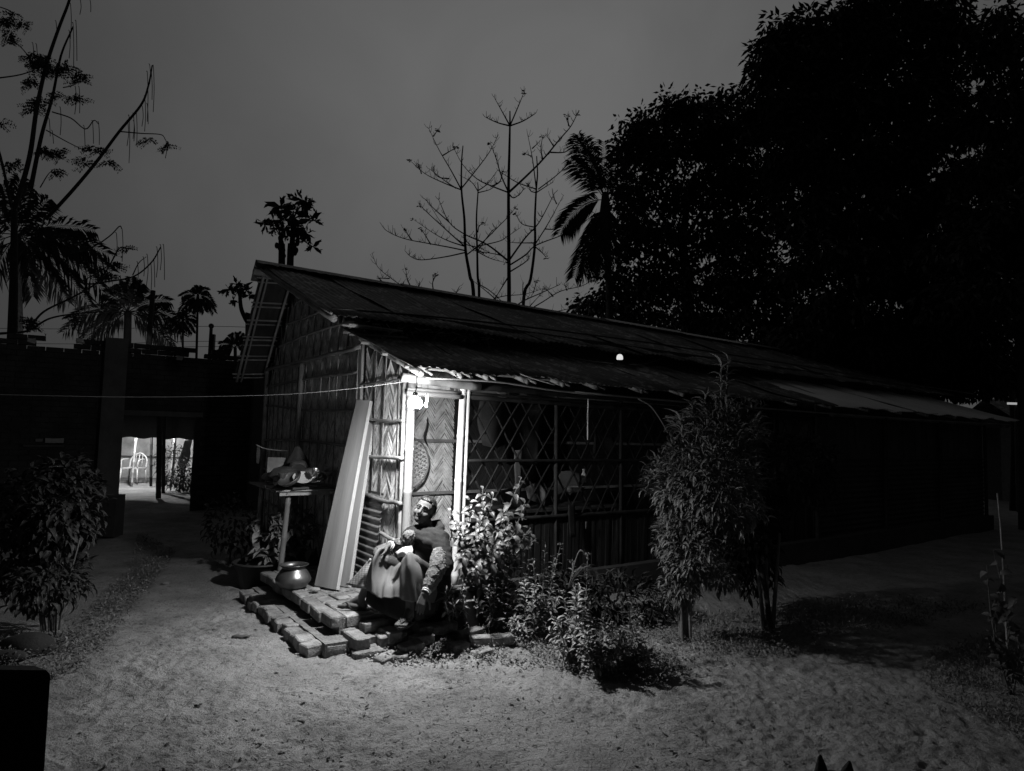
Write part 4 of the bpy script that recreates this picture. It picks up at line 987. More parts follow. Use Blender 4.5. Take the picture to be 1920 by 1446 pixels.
dR = W(703, 1032, 5.22) - wrR
hand(mb, wrR, dR, np.array([-.1, -.45, 1]), .02, .75, -1)
dL = W(787, 1140, 4.90) - wrL
hand(mb, wrL, dL, np.array([-.25, -1, .1]), .022, .32, -1)
def remesh(mb, voxel, sm=3, name='m', parent=None, extra=()):
    me = rawmesh('tmp', np.array(mb.v) - (origin(parent) if parent else 0), mb.f, False)
    return modded(me, [('REMESH', dict(mode='VOXEL', voxel_size=voxel)), ('SMOOTH', dict(factor=.5, iterations=sm))] + list(extra), name)
def displace(me, amp, freq, seed=0, along=None, k=1):
    n = len(me.vertices); co = np.empty(n * 3); me.vertices.foreach_get('co', co); co = co.reshape(-1, 3)
    no = np.empty(n * 3); me.vertices.foreach_get('normal', no); no = no.reshape(-1, 3)
    q = co * freq + seed * 7.3
    if along is not None: q = q @ along
    h = vnoise(q)
    if k > 1: h = h + .5 * vnoise(q * 2.1 + 3)
    co += no * (h * amp)[:, None]; me.vertices.foreach_set('co', co.ravel()); me.update()
me = remesh(mb, .0042, 2, 'body', woman); link('body', me, 'skin', woman)
# hair: cap over the skull with a centre parting and a low bun
mb = MB()
V = []; F = []; nu, nv = 26, 44
for i in range(nu):
    th = i / (nu - 1) * PI * .93
    for j in range(nv):
        g = 2 * PI * j / nv; d = np.array([math.sin(th) * math.cos(g), math.sin(th) * math.sin(g), math.cos(th)])
        V.append(d)
V = np.array(V)
keep = lambda d: (d[1] < .72 - .15 * abs(d[0]) or d[2] > .56) and not (d[2] < .30 and d[1] > .12 + .0 * abs(d[0]))
cap_ = []
for d in V:
    part_ = -.006 * math.exp(-(d[0] / .05) ** 2) if d[2] > 0 else 0
    ridg = .0022 * math.sin(d[0] * 60 + d[1] * 8) + .002 * math.sin(math.atan2(d[0], d[2]) * 40)
    cap_.append(hp(*(np.array([0, -.022, .020]) + d * (np.array([.079, .095, .094]) + part_ + ridg))))
F = []
for i in range(nu - 1):
    for j in range(nv):
        k = (j + 1) % nv; q = [i * nv + j, (i + 1) * nv + j, (i + 1) * nv + k, i * nv + k]
        if all(keep(V[a]) for a in q): F.append(q)
b = MB(); b.v = cap_; b.f = F; o = b.build('hair', 'hair', woman, True); md = o.modifiers.new('thick', 'SOLIDIFY'); md.thickness = .006; md.offset = -1
b = MB(); b.ball(hp(.01, -.118, -.02), (.042, .032, .040), 16, HR); b.build('hair_bun', 'hair', woman, True)
for s_ in (-1, 1):
    b = MB(); capsule(b, hp(.016 * s_, .0755, .006), hp(.037 * s_, .0690, .006), .0042, .0036, 8); b.build('eye', 'eye', woman, True)
    b = MB(); capsule(b, hp(.012 * s_, .0855, .034), hp(.044 * s_, .0695, .032), .0036, .0022, 8); b.build('eyebrow', 'hair', woman, True)
b = MB(); capsule(b, hp(-.017, .0735, -.0525), hp(.019, .0735, -.0525), .0032, .0030, 8); b.build('mouth', 'eye', woman, True)
b = MB(); b.lathe(hp(.078, -.006, -.042), [(.0, -.004), (.006, -.003), (.006, .003), (.0, .004)], 10); b.build('earring', 'shell', woman, True)
# bangles
def bangle(c, d, r_, m='shell', name='bangle'):
    d = nrm(d); a = nrm(np.cross(d, [0, 0, 1.0] if abs(d[2]) < .9 else [1, 0, 0])); e = np.cross(d, a); b = MB()
    b.tube([c + r_ * (math.cos(g) * a + math.sin(g) * e) for g in np.linspace(0, 2 * PI, 25)], .0042, 8, False); b.build(name, m, woman, True)
bangle(wrR + nrm(elbR - wrR) * .012 * 1, elbR - wrR, .031); bangle(wrR + nrm(elbR - wrR) * .030, elbR - wrR, .032)
bangle(wrL + nrm(elbL - wrL) * .012, elbL - wrL, .031); bangle(wrL + nrm(elbL - wrL) * .026, elbL - wrL, .032)
# sandals under both feet
for (base, d, s_) in (fR, fL):
    V = []; c = base + d * .055 - np.array([0, 0, .026])
    for z in (-.008, .008):
        for g in np.linspace(0, 2 * PI, 22, endpoint=False): V.append(c + d * .135 * math.cos(g) + s_ * (.046 + .006 * math.cos(g)) * math.sin(g) + np.array([0, 0, z]))
    b = MB(); b.v = V; b.f = [list(range(22))[::-1], list(range(22, 44))] + [[i, (i + 1) % 22, 22 + (i + 1) % 22, 22 + i] for i in range(22)]
    o = b.build('sandal_sole', 'rubber', woman)
    b = MB(); tt = c + d * .095 + np.array([0, 0, .012])
    for k in (-1, 1): b.tube(cat([c + d * .0 + s_ * .044 * k + np.array([0, 0, .006]), c + d * .04 + s_ * .030 * k + np.array([0, 0, .045]), tt + np.array([0, 0, .016]), tt], 4), .0045, 6)
    b.build('sandal_strap', 'rubber', woman, True)
# skirt
def fold_patch(C, sub, amp, freq, seed, name, m, thick=.004, n=9, dirf=None):
    A = patch(C, sub); a, c, _ = A.shape; du = np.gradient(A, axis=1); dv = np.gradient(A, axis=0); no = np.cross(du, dv); no /= np.linalg.norm(no, axis=2)[:, :, None] + 1e-9
    u = np.linspace(0, 1, c)[None, :]; v = np.linspace(0, 1, a)[:, None]
    w_ = vnoise(np.stack([(u * n + .35 * np.sin(v * 3 + seed)).repeat(a, 0).reshape(a, -1)[:, :c] if u.shape[0] == 1 else u, np.broadcast_to(v * 1.2, (a, c)), np.full((a, c), seed * 1.0)], -1).reshape(-1, 3)).reshape(a, c) if False else None
    q = np.stack([np.broadcast_to(u * n, (a, c)) + .5 * np.sin(v * 2.5 + seed), np.broadcast_to(v * 1.4, (a, c)), np.full((a, c), seed * 1.7)], -1).reshape(-1, 3)
    h = .8 * vnoise(q).reshape(a, c) + .4 * vnoise(q * 2.3).reshape(a, c) + .16 * np.sin(2 * PI * (u * n * 1.15 + .35 * np.sin(v * 2.2 + seed)))
    env = .25 + .75 * v; A = A + no * (h * amp * env)[:, :, None]
    b = MB(); b.grid(A); o = b.build(name, m, woman, True); md = o.modifiers.new('thick', 'SOLIDIFY'); md.thickness = thick; md.offset = 0
    return o
dY = -.0
SK = [[(768, 1075, 5.46), (757, 1046, 5.36), (764, 1046, 5.34), (772, 1048, 5.34), (786, 1050, 5.30), (806, 1062, 5.30), (826, 1090, 5.38)],
      [(716, 1060, 5.32), (716, 1029, 5.22), (735, 1048, 5.27), (751, 1058, 5.23), (768, 1036, 5.03), (794, 1054, 5.14), (826, 1094, 5.30)],
      [(702, 1076, 5.30), (700, 1046, 5.135), (722, 1074, 5.21), (745, 1082, 5.15), (765, 1056, 4.94), (796, 1074, 5.08), (826, 1108, 5.26)],
      [(693, 1092, 5.30), (694, 1072, 5.12), (716, 1098, 5.13), (742, 1100, 5.04), (768, 1090, 4.91), (796, 1096, 5.04), (820, 1120, 5.22)],
      [(688, 1106, 5.27), (694, 1110, 5.11), (715, 1123, 5.07), (742, 1120, 4.99), (773, 1129, 4.90), (797, 1120, 5.02), (814, 1134, 5.20)]]
fold_patch([[W(*p) for p in r] for r in SK], 10, .06, 0, 3, 'skirt', 'skirt', n=9)
PT = [[(690, 1098, 5.18), (714, 1106, 5.17), (742, 1100, 5.13), (770, 1106, 5.0), (800, 1130, 5.06), (818, 1130, 5.22)],
      [(686, 1124, 5.14), (712, 1138, 5.09), (742, 1150, 5.02), (775, 1156, 4.98), (798, 1154, 5.04), (815, 1146, 5.20)],
      [(684, 1130, 5.14), (710, 1146, 5.08), (742, 1161, 5.01), (772, 1163, 5.00), (800, 1160, 5.03), (818, 1150, 5.20)]]
fold_patch([[W(p[0], p[1], p[2] + .03) for p in r] for r in PT], 7, .02, 0, 9, 'petticoat', 'skirt_dark', n=8)
FP = [[(694, 1047, 5.22), (706, 1050, 5.26), (716, 1056, 5.32)], [(672, 1072, 5.22), (690, 1074, 5.20), (700, 1080, 5.26)], [(648, 1096, 5.24), (668, 1101, 5.20), (690, 1105, 5.20)]]
fold_patch([[W(*p) for p in r] for r in FP], 6, .012, 0, 2, 'skirt_flap', 'check', n=4)
# shirt under the shawl, shawl, sleeves, lap cloth
mb = MB(); chain(mb, [chest + np.array([0, 0, .0]), (chest + pelvis) / 2, pelvis], [.12, .13, .155], 18); capsule(mb, hipR, hipR * .25 + kneeR * .75, .09, .05, 14); capsule(mb, hipL, hipL * .25 + kneeL * .75, .09, .05, 14)
me = remesh(mb, .008, 5, 'underskirt', woman); link('underskirt', me, 'skirt_dark', woman)
mb = MB(); chain(mb, [neck + np.array([.0, .0, -.035]), chest + np.array([.01, .0, .02]), (chest + pelvis) / 2 + np.array([.03, .0, 0]), pelvis + np.array([.05, .0, -.02])], [.085, .150, .155, .17], 18)
chain(mb, [shR + np.array([.0, 0, .0]), (shR + shL) / 2 + np.array([0, 0, .01]), shL], [.072, .098, .076], 14)
chain(mb, [shL, shL * .5 + elbL * .5 + np.array([.025, .02, 0]), elbL + np.array([.05, .04, .0])], [.075, .070, .06], 14)
chain(mb, [shR, W(762, 1016, 5.30)], [.068, .055], 12)
# neck roll
pr = [W(x, y, Y + .07) for x, y, Y in ((776, 1000, 5.24), (792, 1006, 5.20), (812, 1002, 5.20), (826, 990, 5.27), (822, 982, 5.38), (800, 985, 5.42), (780, 992, 5.34), (776, 1000, 5.24))]
chain(mb, pr, [.036] * 8, 12)
chain(mb, [W(774, 996, 5.32), W(800, 1018, 5.23), W(832, 1022, 5.22), W(838, 1045, 5.25), W(836, 1085, 5.28)], [.03, .036, .04, .04, .04], 12)
me = remesh(mb, .006, 6, 'shawl', woman); 
displace(me, .026, 9, 1, np.array([[1, .2, .6], [.2, .5, .1], [.5, 0, 1.4]])); displace(me, .010, 30, 2, np.array([[1, .2, .3], [.2, 1, 0], [.2, 0, 1.6]])); link('shawl', me, 'shawl', woman)
def fuzzy(name, P, R, m='knit'):
    mb = MB(); chain(mb, P, R, 16); me = remesh(mb, .0045, 3, name, woman); displace(me, .010, 34, 4, None, 2); displace(me, .010, 150, 5); return link(name, me, m, woman)
fuzzy('sleeve', [shL * .45 + elbL * .55 + np.array([-.0, -.02, 0]), elbL + np.array([-.005, -.01, 0]), elbL * .30 + wrL * .70], [.062, .066, .047])
fuzzy('sleeve', [W(768, 1006, 5.27), W(762, 1024, 5.30), W(746, 1018, 5.30)], [.052, .054, .036])
b = MB(); A = patch([[W(741, 1036, 5.17), W(756, 1026, 5.19), W(772, 1024, 5.2)], [W(744, 1040, 5.12), W(757, 1033, 5.12), W(774, 1034, 5.14)], [W(746, 1046, 5.14), W(758, 1044, 5.12), W(770, 1040, 5.10)]], 6)
A = A + .02 * vnoise(A.reshape(-1, 3) * 28).reshape(A.shape[:2])[:, :, None] * np.array([.3, -.6, 1]); b.grid(A); o = b.build('lap_cloth', 'lap_white', woman, True); md = o.modifiers.new('t', 'SOLIDIFY'); md.thickness = .006
# low stool under her
st = thing('low_stool', 'low wooden stool hidden under the seated woman and her skirt', 'stool', (pelvis[0], pelvis[1], .2))
b = MB(); b.box((pelvis[0] + .0, pelvis[1] + .02, .262), (.30, .22, .02), rz=AF); b.build('seat', 'wood_dark', st)
for a, c in ((-.1, -.07), (.1, -.07), (-.1, .07), (.1, .07)):
    b = MB(); b.box((pelvis[0] + a, pelvis[1] + .02 + c, .225), (.03, .03, .055)); b.build('leg', 'wood_dark', st)

# ================================================================== SHRUBS BEFORE THE LATTICE
def bushy(name, label, base, m, tips, L, asp, shape, per, nobj, group=None, cat_='shrub', u0=.35, r0=.006, flowers=0, droop=0.0, up=.2, mid=.12, fan=.9):
    root = thing(name, label, cat_, base, group)
    st = plant_stems(root, base, tips, r0, mid=mid)
    P, D, Nn, LL, WW = [], [], [], [], []
    for S_ in st:
        for k in range(per):
            u = u0 + (1 - u0) * (k + random.random()) / per; i = min(int(u * (len(S_) - 1)), len(S_) - 2); p = S_[i] + (S_[i + 1] - S_[i]) * (u * (len(S_) - 1) - i)
            ax = nrm(S_[i + 1] - S_[i]); g = k * 2.4 + random.uniform(-.4, .4); a = nrm(np.cross(ax, [1, .2, .1])); c = np.cross(ax, a)
            out_ = math.cos(g) * a + math.sin(g) * c; d = out_ * fan + ax * (up + .5 * max(0, u - .8) * 5 * .5) + np.array([0, 0, -droop]); l = random.uniform(*L) * (.6 + .5 * math.sin(PI * min(1, (u - u0) / (1 - u0) * .8 + .15)))
            P.append(p); D.append(d); Nn.append(ax + np.array([0, -.25, .5]) + unit(1)[0] * .35); LL.append(l); WW.append(l * asp)
        if flowers and random.random() < .5:
            c = S_[-1]
            b = MB()
            for q in range(9):
                o = unit(1)[0] * .022; o[2] = abs(o[2]) * .6; b.ball(c + o, (.007, .007, .006), 6)
            b.build('flower_head', 'leaf_bright', root, True)
    leaves(root, m, P, D, Nn, LL, WW, shape, nobj)
    return root
def ell_leaves(root, m, c, rad, n, L, asp, shape, nobj, droop=.3, shell=.55, name='leaf', outw=1.0):
    u = unit(n); rr = (shell + (1 - shell) * rng.random(n)) ** .7
    k = 1 + .5 * vnoise(u * 3.3 + c[0]) + .3 * vnoise(u * 7 + c[2])
    P = c + u * np.array(rad) * (rr * k)[:, None]
    D = u * outw + unit(n) * .8 + np.array([0, 0, -droop]); Nn = np.array([0, 0, 1.0]) + unit(n) * .4 + u * .3
    LL = rng.uniform(L[0], L[1], n); leaves(root, m, P, D, Nn, LL, LL * asp, shape, nobj, name)
# broad-leaved shrub right of the door post
bs = Gg(905, 1140)
tips = [W(x, y, Y + .27) for x, y, Y in ((845, 955, 4.95), (862, 985, 4.9), (880, 935, 5.0), (905, 915, 5.05), (925, 930, 5.0), (945, 960, 5.0), (978, 895, 5.15), (985, 940, 5.1), (995, 990, 5.0), (965, 1000, 4.95),
                                   (900, 980, 4.85), (870, 1030, 4.85), (930, 1020, 4.85), (955, 975, 5.2), (890, 1060, 4.8), (1005, 1010, 5.2))]
bushy('broadleaf_shrub', 'brightly lit broad leaved shrub just right of the door post', bs, 'leaf_bright', tips, (.055, .105), .52, 'ovate', 30, 300, u0=.22, droop=.25)
# small plant at the foot of the post
bs = Gg(845, 1170)
bushy('post_plant', 'small bright plant growing at the foot of the door post', bs, 'leaf_bright', [W(848, 1098, 4.98), W(835, 1110, 4.95), W(868, 1095, 5.0), W(850, 1130, 4.9), W(838, 1140, 4.9), W(870, 1125, 4.95)], (.04, .07), .35, 'lance', 14, 90, u0=.3)
# stonecrop-like flowering stems
fs = [((975, 1190), [(965, 1030), (985, 1060), (950, 1090), (975, 1110)], 'flowering plant left of the clump, behind the doorstep bricks'),
      ((935, 1188), [(930, 1085), (945, 1060), (915, 1100), (955, 1110), (925, 1130)], 'dark leafy plant between the cement block and the flowering clump'),
      ((1010, 1200), [(1020, 1020), (1048, 1022), (1000, 1100), (1025, 1075), (1040, 1100), (1012, 1140)], 'tall flowering plant in the middle of the clump with two flat flower heads'),
      ((1078, 1246), [(1072, 1055), (1100, 1040), (1055, 1110), (1085, 1100), (1068, 1150), (1040, 1160), (1095, 1140)], 'tall flowering plant with long arching blades at the right of the clump'),
      ((1122, 1266), [(1135, 1140), (1110, 1160), (1150, 1170), (1100, 1200), (1130, 1190)], 'low dark flowering plant over the ground shadow'),
      ((1175, 1258), [(1185, 1125), (1165, 1140), (1195, 1155), (1160, 1180), (1185, 1185), (1205, 1200)], 'low flowering plant at the right end of the clump')]
for (bx, by), tp_, lab in fs:
    bs = Gg(bx, by); Yb = bs[1]
    tips = [W(x + random.uniform(-3, 3), y, Yb + random.uniform(-.12, .25)) for x, y in tp_]
    bushy('flowering_plant', lab, bs, 'leaf_mid', tips + [W(x + random.uniform(-22, 22), y + random.uniform(15, 60), Yb + random.uniform(-.15, .25)) for x, y in tp_] + [bs + np.array([random.uniform(-.22, .22), random.uniform(-.12, .15), random.uniform(.10, .34)]) for _ in range(6)], (.04, .078), .42, 'lance', 28, 100, 'flowering plants in front of the lattice', 'plant', u0=.12, flowers=1, up=.55, mid=.05, r0=.0045)
ub = Gg(1165, 1165)
dk = thing('shade_filler', 'dark low fern clump added as shade below the lattice plinth', 'filler', ub)  # added clump of dark leaves that fills in black shade
b = MB(); b.tube([ub, ub + np.array([0, 0, .25])], [.012, .006], 6); b.build('stem', 'stem', dk, True)
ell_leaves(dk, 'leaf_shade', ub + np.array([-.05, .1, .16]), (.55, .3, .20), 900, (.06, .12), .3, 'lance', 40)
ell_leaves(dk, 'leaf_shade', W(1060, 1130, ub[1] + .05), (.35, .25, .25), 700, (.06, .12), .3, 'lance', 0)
# long arching blades
b = MB(); base = Gg(1085, 1244); 
for (x, y) in ((1120, 1075), (1128, 1080), (1112, 1095), (1105, 1050), (1118, 1105)):
    P = cat([W(1066, 1100, base[1]), W((1066 + x) / 2, min(y, 1080) - 16, base[1] - .05), W(x, y, base[1] - .1)], 6); Wd = np.linspace(.010, .002, len(P)); s_ = np.array([0, .3, 1.0])
    b.grid([[p - s_ * q, p + np.array([0, -.002, .0]), p + s_ * q] for p, q in zip(P, Wd)])
b.build('grass_tuft', 'leaf', None, True, label='tuft of long arching grass blades above the flowering plants', cat='grass tuft')

# ================================================================== TALL CROTON BUSH AND ITS NEIGHBOURS
cb_ = Gg(1283, 1198)
croton = thing('croton_bush', 'tall dense bush with narrow base and leaf crown lit on its left side', 'bush', cb_)
for (x, y, dY) in ((1235, 1010, 0), (1262, 1000, .1), (1290, 990, -.1), (1320, 1010, .15), (1345, 1030, .1), (1250, 900, .1), (1300, 880, 0), (1350, 900, .2)):
    tip = W(x, y, cb_[1] + dY); md = W(1283 + (x - 1283) * .25, 1110, cb_[1]); b = MB(); b.tube(cat([cb_ + np.array([(x - 1283) * .0006, random.uniform(-.03, .03), -.02]), md, tip], 6), np.linspace(.016, .006, 13), 7); b.build('stem', 'stem', croton, True)
cY = cb_[1]
ell_leaves(croton, 'leaf_croton', W(1318, 905, cY), (.40, .62, .40), 4200, (.035, .11), .34, 'lance', 300, droop=.0)
ell_leaves(croton, 'leaf_croton', W(1287, 1015, cY), (.22, .40, .32), 1700, (.035, .10), .33, 'lance', 0, droop=.0)
ell_leaves(croton, 'leaf_croton', W(1345, 800, cY + .1), (.33, .50, .20), 800, (.05, .10), .28, 'lance', 0, droop=-.4)
ell_leaves(croton, 'leaf_croton', W(1275, 1095, cY), (.13, .14, .17), 330, (.05, .08), .27, 'lance', 0)
ell_leaves(croton, 'leaf_croton', W(1345, 1075, cY + .15), (.14, .2, .12), 160, (.04, .10), .34, 'lance', 0)
# upright canes above the bush
cane = thing('cane_plant', 'upright cane plant with long leaves rising above the tall bush to the roof', 'plant', cb_ + np.array([.15, .12, 0]))
P_, D_, N_, L__ = [], [], [], []
for (x0, y0, x1, y1, dY) in ((1300, 870, 1298, 765, 0), (1345, 870, 1352, 690, .05), (1350, 880, 1365, 678, .15), (1325, 870, 1322, 745, .1), (1388, 860, 1395, 760, .15), (1280, 880, 1275, 790, -.05), (1410, 880, 1420, 800, .25)):
    S_ = cat([W(x0, y0 + 120, cY + dY), W((x0 + x1) / 2 + 3, (y0 + y1) / 2, cY + dY), W(x1, y1, cY + dY)], 10); b = MB(); b.tube(S_, np.linspace(.012, .006, len(S_)), 7); b.build('cane', 'stem', cane, True)
    for k in range(26):
        u = .25 + .75 * k / 25; p = S_[int(u * (len(S_) - 1))]; g = k * 2.4; P_.append(p); D_.append([math.cos(g), math.sin(g), .55 + .8 * (u > .93)]); N_.append([0, -.3, 1]); L__.append(random.uniform(.10, .17))
L__ = np.array(L__); leaves(cane, 'leaf_mid', P_, D_, N_, L__, L__ * .2, 'lance', 200)
nb = Gg(1440, 1175)
bush2 = thing('dark_bush', 'dim rounded bush in shade to the right of the tall bush', 'bush', nb)
b = MB(); 
for d in (-.1, 0, .12): b.tube([nb + np.array([d * .3, 0, -.02]), nb + np.array([d, .05, .8])], [.02, .012], 6)
b.build('stem', 'stem', bush2, True)
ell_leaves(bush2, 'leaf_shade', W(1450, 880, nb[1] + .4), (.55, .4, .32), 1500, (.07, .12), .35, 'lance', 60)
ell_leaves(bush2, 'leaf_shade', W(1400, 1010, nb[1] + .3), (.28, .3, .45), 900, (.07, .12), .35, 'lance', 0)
tr = MB(); tr.tube(cat([Gg(1447, 1180), W(1436, 1110, nb[1]), W(1426, 1060, nb[1])], 5), [.022] * 11, 8)
tr.build('thin_sapling', 'bark', None, True, label='thin scaly sapling trunk standing under the dim bush', cat='sapling')
# right edge vine on a stake
vb = Gg(1893, 1300)
vine = thing('staked_vine', 'climbing plant on a thin pale stake at the right edge', 'plant', vb)
b = MB(); b.tube(cat([vb, W(1885, 1130, vb[1]), W(1877, 1000, vb[1] + .05), W(1870, 925, vb[1] + .1)], 5), np.linspace(.009, .005, 16), 6); b.build('stake', 'bamboo', vine, True)
tips = [W(x, y, vb[1] + random.uniform(-.1, .1)) for x, y in ((1862, 1030), (1850, 1060), (1890, 1060), (1905, 1120), (1860, 1140), (1850, 1180), (1905, 1180), (1880, 1220))]
st_ = plant_stems(vine, vb, tips, .004)
P_, D_, N_, L__ = [], [], [], []
for S_ in st_:
    for k in range(12):
        P_.append(S_[random.randint(4, len(S_) - 1)]); D_.append(unit(1)[0] + np.array([0, 0, -.4])); N_.append([random.uniform(-.4, .1), -.6, .7]); L__.append(random.uniform(.04, .09))
L__ = np.array(L__); leaves(vine, 'leaf', P_, D_, N_, L__, L__ * .6, 'ovate', 96)
# left foreground bush
lb = Gg(95, 1190)
lbush = thing('hedge_bush', 'tall leafy bush at the left edge faintly lit on its right side', 'bush', lb)
for x, y in ((60, 1050), (90, 1000), (120, 980), (150, 1010), (45, 1100), (110, 1080)):
    b = MB(); b.tube(cat([lb + np.array([(x - 90) * .001, 0, -.02]), W((x + 92) / 2, 1120, lb[1]), W(x, y, lb[1])], 5), np.linspace(.014, .006, 11), 6); b.build('stem', 'stem', lbush, True)
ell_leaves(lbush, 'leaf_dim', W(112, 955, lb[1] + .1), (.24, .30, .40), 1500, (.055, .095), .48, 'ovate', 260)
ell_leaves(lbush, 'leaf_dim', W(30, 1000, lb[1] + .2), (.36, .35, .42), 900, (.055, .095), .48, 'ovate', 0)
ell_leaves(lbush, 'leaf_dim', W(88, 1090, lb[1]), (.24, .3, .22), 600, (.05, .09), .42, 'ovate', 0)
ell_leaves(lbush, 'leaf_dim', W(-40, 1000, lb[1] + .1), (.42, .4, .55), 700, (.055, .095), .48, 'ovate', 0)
# small shrubs near the wall gap and by the rack
for (x, y, rr, lab) in ((430, 1010, .30, 'dark shrub in the shade left of the utensil rack'), (345, 905, .25, 'small dark shrub beside the wall opening')):
    p = Gg(x, y + 45) if x > 400 else G(x, y + 20); sh = thing('small_shrub', lab, 'shrub', p); b = MB(); b.tube([p, p + np.array([.02, 0, rr])], [.012, .006], 6); b.build('stem', 'stem', sh, True)
    ell_leaves(sh, 'leaf', p + np.array([0, 0, rr * 1.4]), (rr, rr, rr * 1.1), 350, (.05, .1), .45, 'ovate', 40)

# ================================================================== WEEDS, STONES, LITTER
def on_ground(poly, n, clump=0.0, z=0.0):
    poly = np.array([G(x, y)[:2] for x, y in poly]); lo, hi = poly.min(0), poly.max(0); out = []
    while len(out) < n:
        q = rng.uniform(lo, hi, (n * 2, 2)); ins = np.zeros(len(q), bool); j = len(poly) - 1
        for i in range(len(poly)):
            xi, yi = poly[i]; xj, yj = poly[j]
            c = ((yi > q[:, 1]) != (yj > q[:, 1])) & (q[:, 0] < (xj - xi) * (q[:, 1] - yi) / (yj - yi + 1e-12) + xi); ins ^= c; j = i
        q = q[ins]
        if clump: q = q[vnoise(np.stack([q[:, 0] * 3, q[:, 1] * 3, q[:, 0] * 0], 1)) + .5 > rng.random(len(q)) * clump]
        out += list(q)
    q = np.array(out[:n]); return np.stack([q[:, 0], q[:, 1], ground_h(q[:, 0], q[:, 1])], 1)
def weeds(name, polys, n, L, asp, m='weed', hmax=.05, clump=1.0, shape='round', upd=.6):
    Ps = np.vstack([on_ground(p, int(n * f), clump) for p, f in polys]); k = len(Ps)
    Ps[:, 2] += rng.random(k) ** 1.5 * hmax; D = unit(k); D[:, 2] = np.abs(D[:, 2]) * upd; Nn = np.array([0, 0, 1.0]) + unit(k) * .5; LL = rng.uniform(*L, k)
    V, Fq = leaf_template(shape, rows=4 if False else 5, droop=.2, fold=.2); D, S, Nn = frames(D, Nn)
    V2 = V[[0, 1, 2, 6, 7, 8, 12, 13, 14]]; F2 = [(0, 1, 4, 3), (1, 2, 5, 4), (3, 4, 7, 6), (4, 5, 8, 7)]
    A = Ps[:, None] + V2[None, :, 0:1] * (D * LL[:, None])[:, None] + V2[None, :, 1:2] * (S * LL[:, None] * asp)[:, None] + V2[None, :, 2:3] * (Nn * LL[:, None])[:, None]
    Q = np.array(F2)[None] + (np.arange(k) * 9)[:, None, None]; c = Ps.mean(0); c[2] = 0
    o = link(name, quadmesh(name, A.reshape(-1, 3) - c, Q.reshape(-1, 4), True), m, None, 'stuff', tuple(c)); return o
o = weeds('clover_weeds', [([(660, 1175), (840, 1165), (960, 1180), (940, 1230), (780, 1248), (640, 1225), (600, 1200)], .45), ([(800, 1140), (870, 1165), (900, 1215), (800, 1215), (740, 1200)], .35), ([(620, 1215), (960, 1225), (1080, 1250), (980, 1255), (700, 1250)], .2)], 5200, (.010, .024), .9, hmax=.045, clump=.9)
tag(o, 'small round leaved weeds spilling over the loose bricks', 'weeds')
o = weeds('ground_cover', [([(940, 1190), (1240, 1180), (1500, 1180), (1560, 1215), (1300, 1250), (1240, 1285), (1060, 1262)], 1.0)], 9000, (.012, .035), .5, hmax=.06, clump=1.1, shape='lance')
tag(o, 'low weeds under and beyond the flowering plants', 'weeds')
o = weeds('ground_cover', [([(100, 1230), (150, 1160), (240, 1080), (260, 1000), (330, 1040), (270, 1120), (210, 1200), (160, 1250)], .7), ([(0, 1200), (130, 1190), (180, 1240), (60, 1290), (0, 1270)], .3)], 6000, (.015, .04), .45, hmax=.07, clump=1.1, shape='lance')
tag(o, 'low weeds around the foot of the left bush', 'weeds')
o = weeds('ground_cover', [([(1740, 1230), (1920, 1180), (2000, 1300), (1960, 1420), (1840, 1350), (1720, 1290)], 1.0)], 5000, (.015, .045), .3, hmax=.07, clump=1.1, shape='lance', upd=1.2)
tag(o, 'low grass and weeds at the right edge of the yard', 'weeds')
o = weeds('ground_cover', [([(1250, 1170), (1700, 1120), (1850, 1140), (1700, 1180), (1400, 1200)], 1.0)], 3500, (.02, .05), .3, hmax=.08, clump=1.1, shape='lance', upd=1.2)
tag(o, 'dark weeds along the foot of the long house wall', 'weeds')
# crumbs and dry bits on the trodden soil
k = 7000; Pk = on_ground([(150, 1230), (500, 1130), (640, 1230), (960, 1250), (1300, 1300), (1750, 1300), (1900, 1446), (60, 1446)], k); 
V = []; F = []
for i in range(k):
    r_ = random.uniform(.0015, .005) * (2.2 if random.random() < .03 else 1); b0 = len(V); e = rng.uniform(.6, 1.5, 3)
    for d in ((1, 0, 0), (0, 1, 0), (-1, 0, 0), (0, -1, 0), (0, 0, 1)): V.append(Pk[i] + np.array(d) * e * r_)
    F += [(b0, b0 + 1, b0 + 4), (b0 + 1, b0 + 2, b0 + 4), (b0 + 2, b0 + 3, b0 + 4), (b0 + 3, b0, b0 + 4)]
o = link('soil_crumbs', rawmesh('soil_crumbs', V, F, False), 'stone', None, 'stuff'); tag(o, 'small crumbs of soil and grit scattered over the yard', 'grit')
def flat_bit(name, x, y, l, w_, rz, m, label, catn, h=.004):
    p = Gg(x, y); R = np.array(Matrix.Rotation(rz, 3, 'Z')); b = MB(); C = [[p + R @ np.array([u * l, v * w_ * (1 - .7 * abs(u * 2) ** 2), .008 + random.uniform(0, .012)]) for v in (-.5, 0, .5)] for u in np.linspace(-.5, .5, 5)]; b.grid(C)
    o = b.build(name, m, None, True, label=label, cat=catn); md = o.modifiers.new('t', 'SOLIDIFY'); md.thickness = h
flat_bit('paper_scrap', 485, 1391, .035, .02, .2, 'paper', 'small white paper scrap on the bare foreground soil', 'paper')
flat_bit('dry_leaf', 372, 1316, .045, .02, .7, 'bark', 'dark curled leaf on the soil in the left foreground', 'leaf')
flat_bit('dry_leaf', 565, 1350, .05, .02, -.5, 'bark', 'dark dead leaf on the soil in the middle foreground', 'leaf')
flat_bit('dry_leaf', 688, 1318, .045, .012, 1.3, 'bark', 'thin dark leaf standing on the brightest soil', 'leaf')
flat_bit('bare_patch_stone', 452, 1196, .13, .06, .2, 'cement', 'flat pale stone sunk in the soil left of the doorstep', 'stone')
